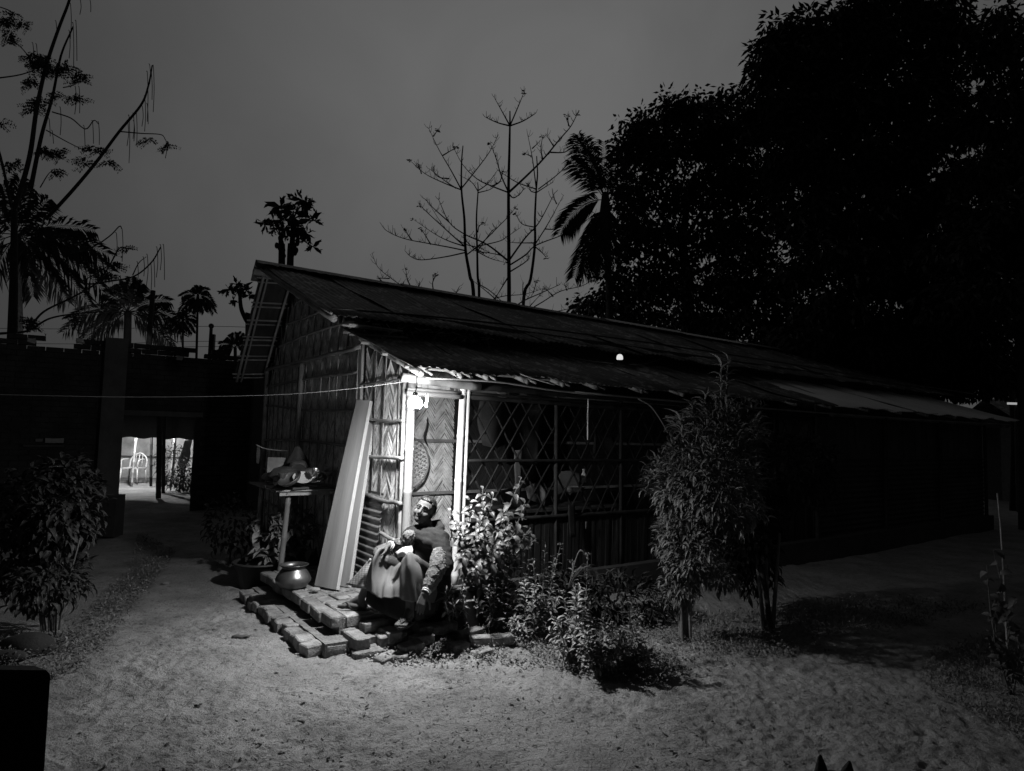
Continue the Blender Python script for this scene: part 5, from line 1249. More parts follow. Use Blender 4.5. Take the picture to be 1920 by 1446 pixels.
flat_bit('white_stick', 1583, 1277, .10, .006, -.35, 'paper', 'thin white stick on the dim soil at the right', 'stick')
for (x, y, s_, lab) in ((270, 1093, .04, 'small pale pebble on the path by the weeds'), (310, 1093, .04, 'small pale pebble right of its twin on the path'), (900, 1150, .03, 'round pale pebble in front of the cement block'), (1068, 1222, .08, 'flat stone among the low weeds below the flowers'), (590, 1108, .05, 'small stone on the doorstep beside the pot'),
                     (1240, 1145, .05, 'dim stone in the weeds left of the tall bush')):
    p = Gg(x, y) if (x, y) not in ((590, 1108),) else G(x, y, .215); b = MB(); b.ball((0, 0, 0), (s_, s_ * .7, s_ * .4), 10); V = np.array(b.v); b.v = list(p + V * (1 + .5 * vnoise(V * 40 + x)[:, None]) + np.array([0, 0, s_ * .2])); b.build('stone', 'stone', None, False, label=lab, cat='stone')
for (x, y, lx, lab) in ((60, 1222, .20, 'large dark rock at the foot of the left bush'), (12, 1240, .12, 'dark rock at the left edge beside the larger rock')):
    p = Gg(x, y); b = MB(); b.ball((0, 0, 0), (lx, lx * .5, lx * .42), 30); V = np.array(b.v); b.v = list(p + V * (1 + .6 * vnoise(V * 6 + x)[:, None]) + np.array([0, 0, .04])); b.build('rock', 'mud', None, True, label=lab, cat='rock')

# ================================================================== BRICK BOUNDARY WALL ON THE LEFT
WY0 = 11.6
def wallY(x): return WY0 * (1 + (x / 430.0) * .15)
WA = W(-420, 800, wallY(-420)); WB = W(520, 800, wallY(520)); wdv = nrm(np.array([WB[0] - WA[0], WB[1] - WA[1], 0])); wn = np.array([wdv[1], -wdv[0], 0])
def wpt(x, y, o=0.0):
    """point of the wall plane behind pixel (x, y)"""
    d = ray(x, y); k = ((WA - CP) @ wn) / (d @ wn); return CP + d * k + wn * o
aW = math.atan2(wdv[1], wdv[0])
bw = thing('brick_wall', 'dark unplastered brick boundary wall on the left with a gap into the next yard', 'wall', (WA[0], WA[1], 0))
L_open0, L_open1 = (wpt(226, 850) - WA) @ wdv, (wpt(362, 850) - WA) @ wdv
z_open = wpt(290, 771)[2]; Ltot = np.linalg.norm(WB[:2] - WA[:2]); ZT = 3.0
V = []; F = []
def addbox(c, d, jit=.006):
    b = MB(); b.box(c, d, rz=aW, jit=jit); n = len(V); V.extend(b.v); F.extend([[n + i for i in f] for f in b.f])
z = 0; r_ = 0
while z < ZT:
    x = -(r_ % 2) * .13
    while x < Ltot:
        x0, x1 = x, x + .25; x += .262
        if x1 > L_open0 and x0 < L_open1 and z < z_open: continue
        if z > ZT - .2 and random.random() < .25: continue
        c = WA + wdv * (x0 + x1) / 2; addbox((c[0], c[1], z + .04), (.25, .13 + random.uniform(-.01, .018), .078))
    z += .092; r_ += 1
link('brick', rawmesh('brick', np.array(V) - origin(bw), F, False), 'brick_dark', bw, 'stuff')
def wbox(name, m, l0, l1, z0, z1, th, off=0.0, parent=bw, jit=.0):
    c = WA + wdv * (l0 + l1) / 2 + wn * off; b = MB(); b.box((c[0], c[1], (z0 + z1) / 2), (l1 - l0, th, z1 - z0), rz=aW, jit=jit); return b.build(name, m, parent)
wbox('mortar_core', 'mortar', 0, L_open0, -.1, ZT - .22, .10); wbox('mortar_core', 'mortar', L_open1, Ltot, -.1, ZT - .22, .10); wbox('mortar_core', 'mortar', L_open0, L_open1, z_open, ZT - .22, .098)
wbox('lintel', 'cement', L_open0 - .1, L_open1 + .12, z_open - .09, z_open + .0, .16, .02)
lc0, lc1 = (wpt(183, 850) - WA) @ wdv, (wpt(226, 850) - WA) @ wdv
wbox('column', 'cement', lc0, lc1, -.1, ZT + .07, .34, .12, jit=.01)
lc2 = (wpt(470, 850) - WA) @ wdv; wbox('column', 'cement', lc2 - .05, lc2 + .30, -.1, ZT - .3, .3, .1, jit=.01)
# pale bits of plaster and wall coping
for x, y in ((335, 672), (150, 640), (60, 640)):
    p = wpt(x, y, .09); b = MB(); b.box(p, (.10, .03, .07), rz=aW, jit=.04); b.build('loose_plaster', 'farwall', bw)
# bin with a curved handle, window-like hatch with things behind the left bush
p = G(203, 1005); b = MB()
bn = thing('garden_trolley', 'dark upright bin with a curved tube handle before the wall column', 'bin', p)
b.box(p + np.array([0, 0, .28]), (.26, .28, .56), rz=.1, jit=.02); b.build('bin_body', 'tub', bn)
b = MB(); b.tube(cat([W(188, 985, p[1]), W(188, 938, p[1]), W(203, 928, p[1]), W(219, 936, p[1]), W(220, 985, p[1])], 6), .010, 7); b.build('handle', 'bamboo_dark', bn, True)
for i, (x, y, w_, h_) in enumerate(((95, 826, 16, 8), (112, 826, 12, 8), (74, 825, 10, 5))):
    p = wpt(x, y, .12); b = MB(); b.box(p, (w_ * .0095, .05, h_ * .0095), rz=aW, jit=.01); b.build('tin_pot', 'bamboo', None, label=('widest', 'middle', 'smallest')[i] + ' of three pale tins on the ledge above the left bush', cat='tin')
wbox('ledge', 'cement', (wpt(45, 830) - WA) @ wdv, (wpt(120, 830) - WA) @ wdv, wpt(90, 834)[2] - .03, wpt(90, 834)[2], .22, .12)
# thin dark posts seen in the gap, thin roof poles and twigs above the gap
for (x, yt, yf, r_, lab) in ((283, 790, 912, .035, 'thin leaning dark post left in the wall gap'), (297, 770, 935, .055, 'thickest dark post standing in the wall gap'), (306, 772, 925, .04, 'dark post right beside the thickest post in the gap')):
    p = G(x, yf); b = MB(); b.pole(p, W(x + 2, yt, p[1]), r_, n=8); b.build('wooden_post', 'bark', None, True, label=lab, cat='post')
p = W(298, 772, 13.6); b = MB(); b.pole(W(228, 773, 13.6), W(336, 769, 13.6), .025, n=7); b.build('cross_pole', 'wood_dark', None, True, label='thin pole laid across the tops of the dark posts in the gap', cat='pole')
# lit yard beyond: ground is the common sheet; wall, awning, chair, posts, plants
yd = W(290, 880, 20.5); fw_ = thing('far_yard_wall', 'brightly lit patchy plaster wall of the yard beyond the gap', 'wall', (yd[0], yd[1], 0))
b = MB(); b.box((yd[0], yd[1] + .1, 1.4), (6.5, .16, 3.0)); b.build('plaster_face', 'farwall', fw_)
b = MB(); b.box((yd[0], yd[1] - .02, .62), (6.5, .05, .04)); b.build('string_course', 'cement', fw_)
aw = thing('tarpaulin_awning', 'dark tarpaulin awning hanging low across the far yard', 'awning', (yd[0], 16.3, 1.2))
xl, xr = W(150, 800, 16.2)[0], W(420, 800, 16.2)[0]
z_b = W(290, 822, 16.2)[2]
b = MB(); b.grid([[(x, 16.2 + .03 * math.sin(x * 7), z_b + .02 * math.sin(x * 11)) for x in np.linspace(xl, xr, 40)], [(x, 16.25, 2.6) for x in np.linspace(xl, xr, 40)], [(x, 19.9, 2.9) for x in np.linspace(xl, xr, 40)]])
o = b.build('tarpaulin', 'rubber', aw, True); md = o.modifiers.new('t', 'SOLIDIFY'); md.thickness = .01
for x in (xl + .05, xr - .05): b = MB(); b.pole((x, 16.3, 0), (x, 16.3, 2.55), .03, n=7); b.build('awning_post', 'bamboo_dark', aw, True)
def far_pole(x, yt, Y, r_, m, lab):
    p = W(x, yt, Y); b = MB(); b.pole((p[0] - .03, Y, 0), p, r_, n=8); b.build('pale_post', m, None, True, label=lab, cat='post')
far_pole(255, 822, 17.6, .028, 'plastic_white', 'thin white post before the plastic chair in the far yard'); far_pole(328, 822, 17.4, .04, 'plastic_white', 'white spotted post at the right of the far yard')
cp_ = np.array([W(249, 900, 18.3)[0], 18.3, 0]); ch = thing('plastic_chair', 'white plastic armchair standing in the lit far yard', 'chair', cp_)
b = MB(); b.box(cp_ + np.array([0, 0, .41]), (.46, .44, .03)); b.build('seat', 'plastic_white', ch)
for a in (-.21, .21):
    for c in (-.2, .2): b = MB(); b.tube([cp_ + np.array([a * 1.15, c * 1.15, 0]), cp_ + np.array([a, c, .41])], .022, 7); b.build('leg', 'plastic_white', ch, True)
    b = MB(); b.tube(cat([cp_ + np.array([a, -.2, .41]), cp_ + np.array([a * 1.1, -.18, .62]), cp_ + np.array([a * 1.1, .15, .64])], 4), .018, 7); b.build('armrest', 'plastic_white', ch, True)
b = MB(); b.tube(cat([cp_ + np.array([-.22, .2, .41]), cp_ + np.array([-.20, .25, .66]), cp_ + np.array([0, .28, .80]), cp_ + np.array([.20, .25, .66]), cp_ + np.array([.22, .2, .41])], 5), .02, 7); b.build('back_frame', 'plastic_white', ch, True)
for a in (-.1, 0, .1): b = MB(); b.tube([cp_ + np.array([a, .21, .41]), cp_ + np.array([a * .8, .27, .77])], .014, 6); b.build('back_slat', 'plastic_white', ch, True)
b = MB(); c = patch([[W(346, 824, 16.9), W(360, 822, 16.9)], [W(338, 850, 16.8), W(357, 848, 16.9)], [W(334, 868, 16.8), W(350, 872, 16.8)], [W(338, 900, 16.9), W(344, 906, 16.9)]], 8); c = c + .12 * vnoise(c.reshape(-1, 3) * 7).reshape(c.shape[:2])[:, :, None] * np.array([1, -.6, .2]); b.grid(c)
o = b.build('hanging_sack', 'lap_white', None, True, label='crumpled white sheet hanging at the right of the lit far yard', cat='sheet'); md = o.modifiers.new('t', 'SOLIDIFY'); md.thickness = .01
for (x, Y, h_, n, lab) in ((322, 16.6, .95, 260, 'spiky plant before the white spotted post in the far yard'), (338, 16.3, .4, 160, 'low plant at the right foot of the far yard gap')):
    p = np.array([W(x, 880, Y)[0], Y, 0]); pl = thing('yard_plant', lab, 'plant', p); b = MB(); b.tube([p, p + np.array([.03, 0, h_])], [.02, .008], 6); b.build('stem', 'stem', pl, True)
    ell_leaves(pl, 'leaf', p + np.array([0, 0, h_ * .65]), (.32, .3, h_ * .5), n, (.08, .18), .2, 'lance', 0)
lp2 = np.array([W(262, 800, 17.2)[0], 17.2, 1.9]); fl = thing('yard_lamp', 'lamp hung under the awning that lights the far yard', 'lamp', lp2 + np.array([0, 0, .3]))
b = MB(); b.ball(lp2, .05, 10); b.build('bulb_glass', 'bulb_far', fl, True); b = MB(); b.tube([lp2 + np.array([0, 0, .05]), lp2 + np.array([0, 0, .9])], .01, 6); b.build('lamp_cord', 'wire', fl, True)

# ================================================================== TREES
def gpt(x, Y): p = W(x, 800, Y); return np.array([p[0], Y, 0.0])
def bare_tree(name, label, cat_, Y, ox, oy, k, trunk, limbs, r_t, r_l, base_x, group=None, m='bark', tipleaf=None, zbase=None):
    f = lambda p: (ox + p[0] * k, oy + p[1] * k)
    x0 = f(trunk[0])[0]; base = gpt(base_x if base_x is not None else x0, Y); root = thing(name, label, cat_, base, group)
    P = [base + np.array([0, 0, -.1])] + [W(*f(p), Y) for p in trunk]; C = cat(P, 5); b = MB(); b.tube(C, np.linspace(r_t[0], r_t[1], len(C)), 9); b.build('trunk', m, root, True)
    LP, LD, LL = [], [], []
    for lm in limbs:
        pts, rr = (lm if isinstance(lm[1], float) else (lm, r_l)); n = len(pts); dd = random.uniform(-1.3, 1.3) * (abs(pts[-1][0] - pts[0][0]) + 60) / 400
        C = cat([W(*f(p), Y + dd * i / (n - 1)) for i, p in enumerate(pts)], 5); b = MB(); b.tube(C, np.linspace(rr, rr * .3, len(C)), 6)
        for q in range(int(len(C) * .9)):      # twiglets
            i = random.randint(len(C) // 3, len(C) - 1); d = nrm(unit(1)[0] * np.array([1, .8, .5]) + np.array([0, 0, .7])); l = random.uniform(.06, .16) * k * 3 * Y / 15
            b.tube([C[i], C[i] + d * l * .6, C[i] + d * l + np.array([0, 0, l * .3])], [rr * .3, rr * .26, rr * .2], 4)
        b.build('branch', m, root, True)
        if tipleaf and random.random() < tipleaf:
            for q in range(9): LP.append(C[-1] + unit(1)[0] * .03); LD.append(unit(1)[0] * np.array([1, 1, .3]) + np.array([0, 0, -.15])); LL.append(random.uniform(.05, .10))
    if LP: far_leaves(root, 'leaf_tree', np.array(LP), np.array(LD), np.array(LL), np.array(LL) * .45, 'leaf_tufts')
    return root
kz = 1 / 3.076
gB = 'bare young trees behind the ridge'
bare_tree('bare_tree', 'tallest bare tree with straight central trunk behind the roof ridge', 'tree', 15, 660, 150, kz, [(905, 1370), (905, 1040), (903, 650), (908, 400), (911, 260), (911, 180)], [
    [(911, 265), (870, 190), (820, 100)], [(911, 265), (960, 150), (993, 70)], [(911, 265), (850, 250), (800, 230), (770, 215)], [(911, 265), (980, 240), (1030, 212), (1062, 190)],
    ([(903, 650), (1000, 560), (1100, 460), (1200, 340), (1260, 270), (1300, 195)], .028), [(903, 650), (860, 550), (830, 450), (795, 360)], [(903, 650), (800, 610), (720, 570), (640, 490), (580, 380)], [(1145, 418), (1220, 418), (1270, 395)],
    [(1165, 385), (1125, 325)], [(1250, 265), (1240, 205)], [(903, 655), (930, 680), (965, 660), (995, 625)], ([(903, 1045), (780, 950), (650, 890), (560, 820), (500, 690)], .024), ([(903, 1045), (1000, 910), (1080, 820), (1170, 650)], .024), [(915, 1065), (1000, 1010), (1060, 955), (1200, 900), (1290, 860), (1400, 770)],
    [(905, 1340), (800, 1240), (700, 1160)], [(905, 1340), (980, 1280), (1100, 1225), (1200, 1180)], [(903, 1045), (850, 1010), (700, 985)], [(1180, 715), (1160, 670)], [(905, 1110), (1000, 1050), (1028, 1010)], [(905, 1130), (850, 1220), (790, 1320)],
    [(760, 1000), (690, 960), (640, 905)], [(800, 615), (850, 590), (870, 530)], [(1100, 460), (1090, 400), (1098, 330)]], (.055, .014), .018, 953, gB, tipleaf=.35)
bare_tree('bare_tree', 'bare tree leaning slightly left with long left limbs above the ridge', 'tree', 15.6, 660, 150, kz, [(705, 1310), (680, 1130), (655, 980), (648, 800), (632, 640), (632, 480), (640, 380)], [
    [(632, 635), (570, 520), (500, 400), (443, 280)], [(632, 635), (520, 590), (420, 540), (335, 465)], [(632, 625), (700, 540), (790, 420), (845, 315)], [(525, 435), (600, 390)], [(470, 325), (495, 288)], [(600, 625), (540, 585), (450, 515)],
    [(655, 985), (560, 965), (450, 945), (300, 915), (200, 870), (160, 820)], [(655, 995), (540, 1020), (400, 1038), (340, 1020), (305, 985)], [(650, 960), (560, 880), (440, 770), (390, 720)], [(650, 960), (560, 930), (480, 890), (355, 805)], [(660, 1010), (760, 930), (850, 840), (900, 790), (940, 740)],
    [(690, 1290), (560, 1255), (420, 1215), (300, 1190), (220, 1140), (150, 1080), (115, 1000)], [(340, 1195), (320, 1150), (310, 1090)], [(470, 1220), (465, 1170), (480, 1125)], [(590, 1250), (620, 1190)], [(215, 1145), (160, 1145)], [(300, 1190), (240, 1210), (215, 1195)], [(400, 540), (385, 490)], [(345, 925), (300, 860)], [(455, 950), (400, 860)],
    [(560, 570), (500, 560), (460, 520)], [(560, 820), (470, 740), (425, 690)], [(380, 1210), (390, 1160)]], (.05, .012), .017, 905, gB, tipleaf=.5)
bare_tree('bare_tree', 'thin short bare tree standing between the two taller trunks', 'tree', 16.4, 660, 150, kz, [(733, 1310), (725, 1130), (722, 980), (718, 800), (727, 640), (725, 590)], [
    [(725, 640), (690, 590), (620, 550)], [(725, 640), (780, 600), (840, 520)], [(730, 650), (800, 630), (845, 590)], [(722, 960), (850, 930), (900, 900), (960, 860)], [(720, 965), (640, 940), (540, 860), (430, 690)], [(722, 990), (800, 880), (840, 850)], [(733, 1300), (860, 1250), (1000, 1235), (1110, 1200)],
    [(1045, 1230), (1065, 1160)], [(985, 1235), (985, 1165)], [(722, 990), (800, 1030), (890, 1055)], [(735, 1180), (800, 1220), (900, 1310), (960, 1360)], [(725, 880), (735, 840), (770, 830)], [(722, 960), (780, 990)]], (.04, .01), .015, 896, gB, tipleaf=.5)
bare_tree('bare_tree', 'rightmost bare tree leaning right over the ridge beside the palm', 'tree', 15.8, 660, 150, kz, [(985, 1350), (1030, 1150), (1055, 950), (1055, 800), (1063, 630), (1070, 540), (1065, 440)], [
    [(1063, 630), (1040, 450), (1010, 300)], [(1063, 630), (950, 590), (840, 520)], [(1075, 630), (1180, 550), (1250, 480), (1295, 405)], [(1063, 650), (1110, 620), (1160, 590)], [(1055, 950), (1130, 830), (1220, 665)], [(1055, 940), (960, 940), (900, 935)], [(1055, 850), (980, 830), (945, 775)], [(1060, 965), (1100, 1000), (1120, 1025)],
    [(990, 1345), (1100, 1280), (1200, 1220), (1320, 1190), (1380, 1160)], [(1315, 1190), (1330, 1100)], [(1000, 1350), (1150, 1340), (1250, 1320), (1390, 1290)], [(1160, 1250), (1115, 1200)], [(1240, 1215), (1222, 1170)], [(1060, 650), (1030, 640), (1015, 600)], [(1040, 395), (1078, 360)], [(1035, 440), (995, 425)], [(985, 1350), (1085, 1240)], [(1110, 860), (1170, 860), (1180, 830)]], (.045, .012), .016, 985, gB, tipleaf=.5)

# palms ----------------------------------------------------------------
def frond(b, c, ang, L, droop, Y, nl=26, ll=.45, az=0.0, rach=.018, sag=1.0, lw=.035, curl=1.0):
    """one feather frond: c world, ang in the picture plane (deg, 90 = up), az towards/away"""
    a = math.radians(ang); d = np.array([math.cos(a) * math.cos(az), math.sin(az) * abs(math.cos(a)) + .15 * math.sin(az), math.sin(a)]); P = []
    for i in range(12):
        u = i / 11; p = c + d * L * u; p = p + np.array([0, 0, -droop * L * u ** 2.2]); P.append(p)
    P = np.array(P); b.tube(P, np.linspace(rach, rach * .25, 12), 5)
    side = nrm(np.cross(d, [0, 1, .2])); 
    for i in range(nl):
        u = .14 + .86 * i / nl; x = u * 11; i0 = int(x); p = P[i0] + (P[min(i0 + 1, 11)] - P[i0]) * (x - i0); tg = nrm(P[min(i0 + 1, 11)] - P[max(i0 - 1, 0)])
        sd2 = nrm(np.cross(tg, [.0, 1.0, .15])); l = ll * math.sin(PI * (.12 + .8 * u)) ** .6 * random.uniform(.85, 1.1)
        for s_ in (-1, 1):
            dd = nrm(tg * .75 + sd2 * s_ * .8 + np.array([0, random.uniform(-.5, .5), 0])); q = p + dd * l * .5 + np.array([0, 0, -.06 * l * sag]); e = p + dd * l + np.array([0, 0, -.42 * l * sag])
            w_ = nrm(np.cross(dd, [random.uniform(-.3, .3), 1, .2])) * lw * .5; n = len(b.v); b.v += [p, q + w_, e, q - w_]; b.f.append([n, n + 1, n + 2, n + 3])
def palm(name, label, cx, cy, Y, fr, r_tr, foot_x=None, L=1, ll=.45, nl=26, lw=.04, cat_='palm tree', shaft=None):
    c = W(cx, cy, Y); base = gpt(foot_x if foot_x is not None else cx, Y); root = thing(name, label, cat_, base)
    C = cat([base + np.array([0, 0, -.1]), (base + c) / 2 + np.array([.05, 0, 0]), c], 6); b = MB(); b.tube(C, np.linspace(r_tr, r_tr * .75, len(C)), 10); b.build('trunk', 'bark', root, True)
    if shaft: b = MB(); b.tube([c + np.array([0, 0, -shaft]), c + np.array([0, 0, -shaft * .5]), c + np.array([0, 0, shaft * .2])], [r_tr * .9, r_tr * 1.5, r_tr * .8], 9); b.build('crown_shaft', 'bark', root, True)
    for f in fr:
        ang, ln, dr = f[:3]; az = f[3] if len(f) > 3 else random.uniform(-.7, .7); b = MB(); frond(b, c, ang, ln * L, dr, Y, nl, ll, az, r_tr * .12, 1.0, lw); b.build('frond', 'leaf_tree', root, False)
    return root
palm('coconut_palm', 'large coconut palm with drooping fronds at the left edge above the wall', 30, 440, 19, [(78, 2.0, .25), (55, 2.1, .3), (35, 2.2, .32), (15, 2.3, .35), (2, 2.4, .38), (-12, 2.3, .42), (-30, 2.1, .35), (-48, 1.9, .2), (100, 2.0, .3), (130, 2.1, .35), (150, 2.2, .35), (175, 2.3, .4), (200, 2.1, .3), (-70, 1.7, .1), (240, 1.8, .2), (62, 1.6, .2), (22, 1.9, .5), (-5, 2.0, .6)], .14, 40, ll=.62, nl=34, lw=.07)
palm('coconut_palm', 'bushy coconut palm rising behind the wall left of the cut post', 240, 585, 24, [(88, 1.6, .25), (65, 1.6, .3), (40, 1.7, .35), (20, 1.8, .4), (5, 1.9, .5), (-12, 2.1, .5), (108, 1.6, .3), (130, 1.7, .35), (150, 1.7, .38), (168, 1.8, .45), (182, 1.8, .5), (195, 1.7, .4), (75, 1.2, .15), (-25, 1.9, .3), (210, 1.6, .3)], .16, 232, ll=.55, nl=30, lw=.06)
palm('areca_palm', 'slender areca palm, taller of the pair beyond the wall', 371, 556, 36, [(110, .9, .35), (60, .95, .5), (20, .9, .9), (150, .9, .6), (175, .9, 1.0), (-10, .85, .7), (-80, .75, .0), (250, .8, .1), (-60, .8, .1), (225, .8, .25), (90, .7, .2)], .075, 363, ll=.42, nl=20, lw=.08, shaft=.6)
palm('areca_palm', 'slender areca palm, shorter of the pair beyond the wall', 343, 600, 36, [(105, .7, .3), (70, .75, .4), (35, .8, .5), (10, .8, .7), (150, .75, .5), (172, .8, .7), (-70, .6, .0), (250, .65, .1), (-45, .7, .2), (215, .7, .25)], .065, 341, ll=.36, nl=20, lw=.07, shaft=.5)
palm('fan_palm', 'small dark palm crown half hidden by the rear roof edge', 441, 652, 22, [(95, .6, .2), (70, .65, .2), (120, .65, .3), (150, .65, .35), (45, .6, .2), (20, .6, .3), (170, .65, .5), (190, .6, .4)], .07, 441, ll=.28, nl=18, lw=.05)
palm('areca_palm', 'tall areca palm before the big trees with one hanging frond', 1135, 375, 16, [(112, 1.85, .06, 0), (106, 1.8, .05, .3), (119, 1.75, .10, -.3), (92, 1.6, .06, .4), (78, 1.5, .12, .2), (62, 1.3, .25, .2), (124, 1.5, .15, .1), (176, 1.05, .75, 0), (172, 1.1, .85, .2), (-98, 1.6, -.0, .1), (-104, 1.9, .0, 0), (-110, 2.1, -.05, .2), (-92, 1.9, .0, -.2), (-80, 1.5, 0, .3), (10, 1.0, .8, 0)], .10, 1150, ll=.5, nl=46, lw=.036, shaft=.9)
# cut pole, utility pole and wires beyond the wall
def far_post(name, x, y0, Y, r_, lab, catn, top=None, lean=0):
    p = W(x, y0, Y); b = MB(); b.tube([(p[0] + lean, Y, -.1), p], [r_, r_ * .9], 10); return b.build(name, 'bark', None, True, label=lab, cat=catn)
far_post('cut_trunk', 287, 545, 22, .085, 'straight cut trunk standing beside the bushy palm', 'tree stump', lean=-.12)
up = thing('utility_pole', 'dark utility pole with insulator and thin wires beyond the wall', 'utility pole', gpt(397, 30))
b = MB(); pt = W(396, 614, 30); b.tube([(pt[0], 30, -.1), pt], [.10, .07], 9); b.build('pole', 'bark', up, True)
b = MB(); b.ball(pt + np.array([0, 0, .06]), .12, 10); b.build('insulator', 'plastic_dark', up, True)
b = MB(); b.box(W(399, 643, 29.9), (.16, .16, .75)); b.build('junction_box', 'plastic_dark', up)
for i, yy in enumerate((612, 640, 650)):
    b = MB(); b.tube(cat([W(-100, yy + 3, 33), W(180, yy + 5, 32), W(396, yy, 30), W(600, yy + 8, 29)], 5), .011, 5); b.build('power_line', 'wire', up, True)
# papaya trees
def papaya(name, label, trunks, clusters, Y, fruits, kk=1.0, group=None):
    base = gpt(trunks[0][0][0], Y); root = thing(name, label, 'tree', base, group)
    tops = []
    for tr_ in trunks:
        P = [gpt(tr_[0][0], Y)] + [W(x, y, Y) for x, y in tr_]; C = cat(P, 5); b = MB(); b.tube(C, np.linspace(.085, .045, len(C)) * kk, 9); b.build('trunk', 'bark', root, True); tops.append(C[-1])
    LP, LD, LL = [], [], []
    for (x, y, s_) in clusters:
        p = W(x, y, Y + random.uniform(-.4, .4)); t_ = min(tops, key=lambda q: np.linalg.norm(q - p)); b = MB(); b.tube(cat([t_, (t_ + p) / 2 + np.array([0, 0, .08]), p], 4), .012 * kk, 5); b.build('leaf_stalk', 'bark', root, True)
        for q in range(9):      # lobed leaf: fans of pointed lobes
            g = random.uniform(0, 2 * PI); d = np.array([math.cos(g), random.uniform(-.6, .6), math.sin(g) * .75 - .25]); l = random.uniform(.22, .36) * s_ * kk
            LP.append(p); LD.append(d); LL.append(l)
            for e in (.45, .7): LP.append(p + nrm(d) * l * e); LD.append(d + unit(1)[0] * .9); LL.append(l * .45)
    LL = np.array(LL); far_leaves(root, 'leaf_tree', np.array(LP), np.array(LD), LL, LL * .42, 'crown')
    for (x, y, r_) in fruits: b = MB(); b.ball(W(x, y, Y + random.uniform(-.12, .12)), (r_, r_, r_ * 1.5), 10); b.build('fruit', 'leaf_tree', root, True)
    return root
q = lambda x, y: (140 + x / 4, 360 + y / 4)
papaya('papaya_tree', 'twin stemmed papaya tree heavy with fruit above the ridge tip', [[q(1552, 560), q(1548, 430), q(1545, 330)], [q(1615, 570), q(1630, 400), q(1642, 200)]],
       [(*q(1710, 60), 1.1), (*q(1700, 110), .9), (*q(1545, 110), 1.0), (*q(1520, 120), .7), (*q(1490, 215), .8), (*q(1430, 245), .8), (*q(1500, 280), .5), (*q(1640, 150), 1.1), (*q(1770, 200), 1.0), (*q(1800, 215), .6), (*q(1560, 210), 1.0), (*q(1740, 310), .8), (*q(1785, 410), .7), (*q(1640, 260), 1.0), (*q(1580, 280), .9), (*q(1740, 80), .7)], 14,
       [(*q(1540 + random.uniform(-25, 35), 330 + i * 18), .045) for i in range(8)] + [(*q(1645 + random.uniform(-25, 30), 330 + i * 18), .045) for i in range(9)] + [(*q(1575, 480), .03)])
papaya('papaya_tree', 'small curved papaya tree left of the rear roof edge', [[q(1300, 1000), q(1290, 970), q(1250, 880), q(1240, 780), q(1248, 730)]], [(*q(1215, 690), .8), (*q(1150, 735), .8), (*q(1190, 810), .6), (*q(1310, 775), .8), (*q(1265, 715), .9), (*q(1235, 730), .8), (*q(1290, 740), .7), (*q(1170, 740), .7)], 18, [], .9)
# moringa tree with hanging pods
m8 = lambda x, y: (x / 2.19, y / 2.19)
MY = 14.0
mr_ = thing('moringa_tree', 'sparse tree with long limbs and hanging thin pods at the upper left', 'tree', gpt(20, MY))
def mlimb(pts, r0, r1, nm='branch'):
    n = len(pts); C = cat([W(*m8(*p), MY + .5 * math.sin(i + pts[0][0])) for i, p in enumerate(pts)], 6); b = MB(); b.tube(C, np.linspace(r0, r1, len(C)) * (1 + 0 * C[:, 0]), 7); b.build(nm, 'bark', mr_, True); return C
b = MB(); b.tube(cat([gpt(20, MY) + np.array([0, 0, -.1]), W(24, 600, MY), W(27, 395, MY)], 5), np.linspace(.12, .055, 11), 9); b.build('trunk', 'bark', mr_, True)
for pts, r0, r1 in (([(60, 860), (120, 650), (150, 450), (190, 270), (240, 120), (285, 0), (310, -120)], .05, .022), ([(125, 780), (170, 560), (215, 400), (250, 230), (300, 110)], .045, .014), ([(190, 900), (300, 780), (400, 660), (490, 540), (580, 430), (610, 350), (625, 270)], .04, .014),
                    ([(490, 540), (580, 548), (660, 553), (680, 575)], .014, .008), ([(215, 460), (290, 485), (350, 530), (385, 495), (405, 510)], .015, .008), ([(190, 535), (270, 580), (340, 615)], .013, .008), ([(-40, 325), (70, 310), (140, 290)], .016, .01), ([(0, 640), (20, 720), (45, 850)], .03, .025), ([(0, 640), (-40, 500)], .03, .02),
                    ([(290, 1040), (380, 1015), (450, 970), (490, 930), (500, 940)], .016, .009), ([(120, 1350), (180, 1280), (300, 1220), (400, 1160), (450, 1090), (490, 1020), (525, 1020)], .024, .010), ([(270, 1120), (350, 1165), (450, 1155), (550, 1135), (620, 1080), (660, 1015)], .022, .012),
                    ([(0, 1370), (110, 1360), (200, 1310), (300, 1290), (420, 1280)], .028, .012), ([(330, 1160), (400, 1120), (460, 1080)], .012, .008), ([(545, 1130), (570, 1080), (600, 1055)], .012, .006), ([(60, 60), (30, 40), (-30, 20)], .014, .01), ([(150, 280), (100, 210), (60, 170)], .014, .008), ([(165, 770), (195, 720), (215, 700)], .012, .007), ([(260, 360), (300, 350), (330, 320)], .012, .006)):
    mlimb(pts, r0, r1)
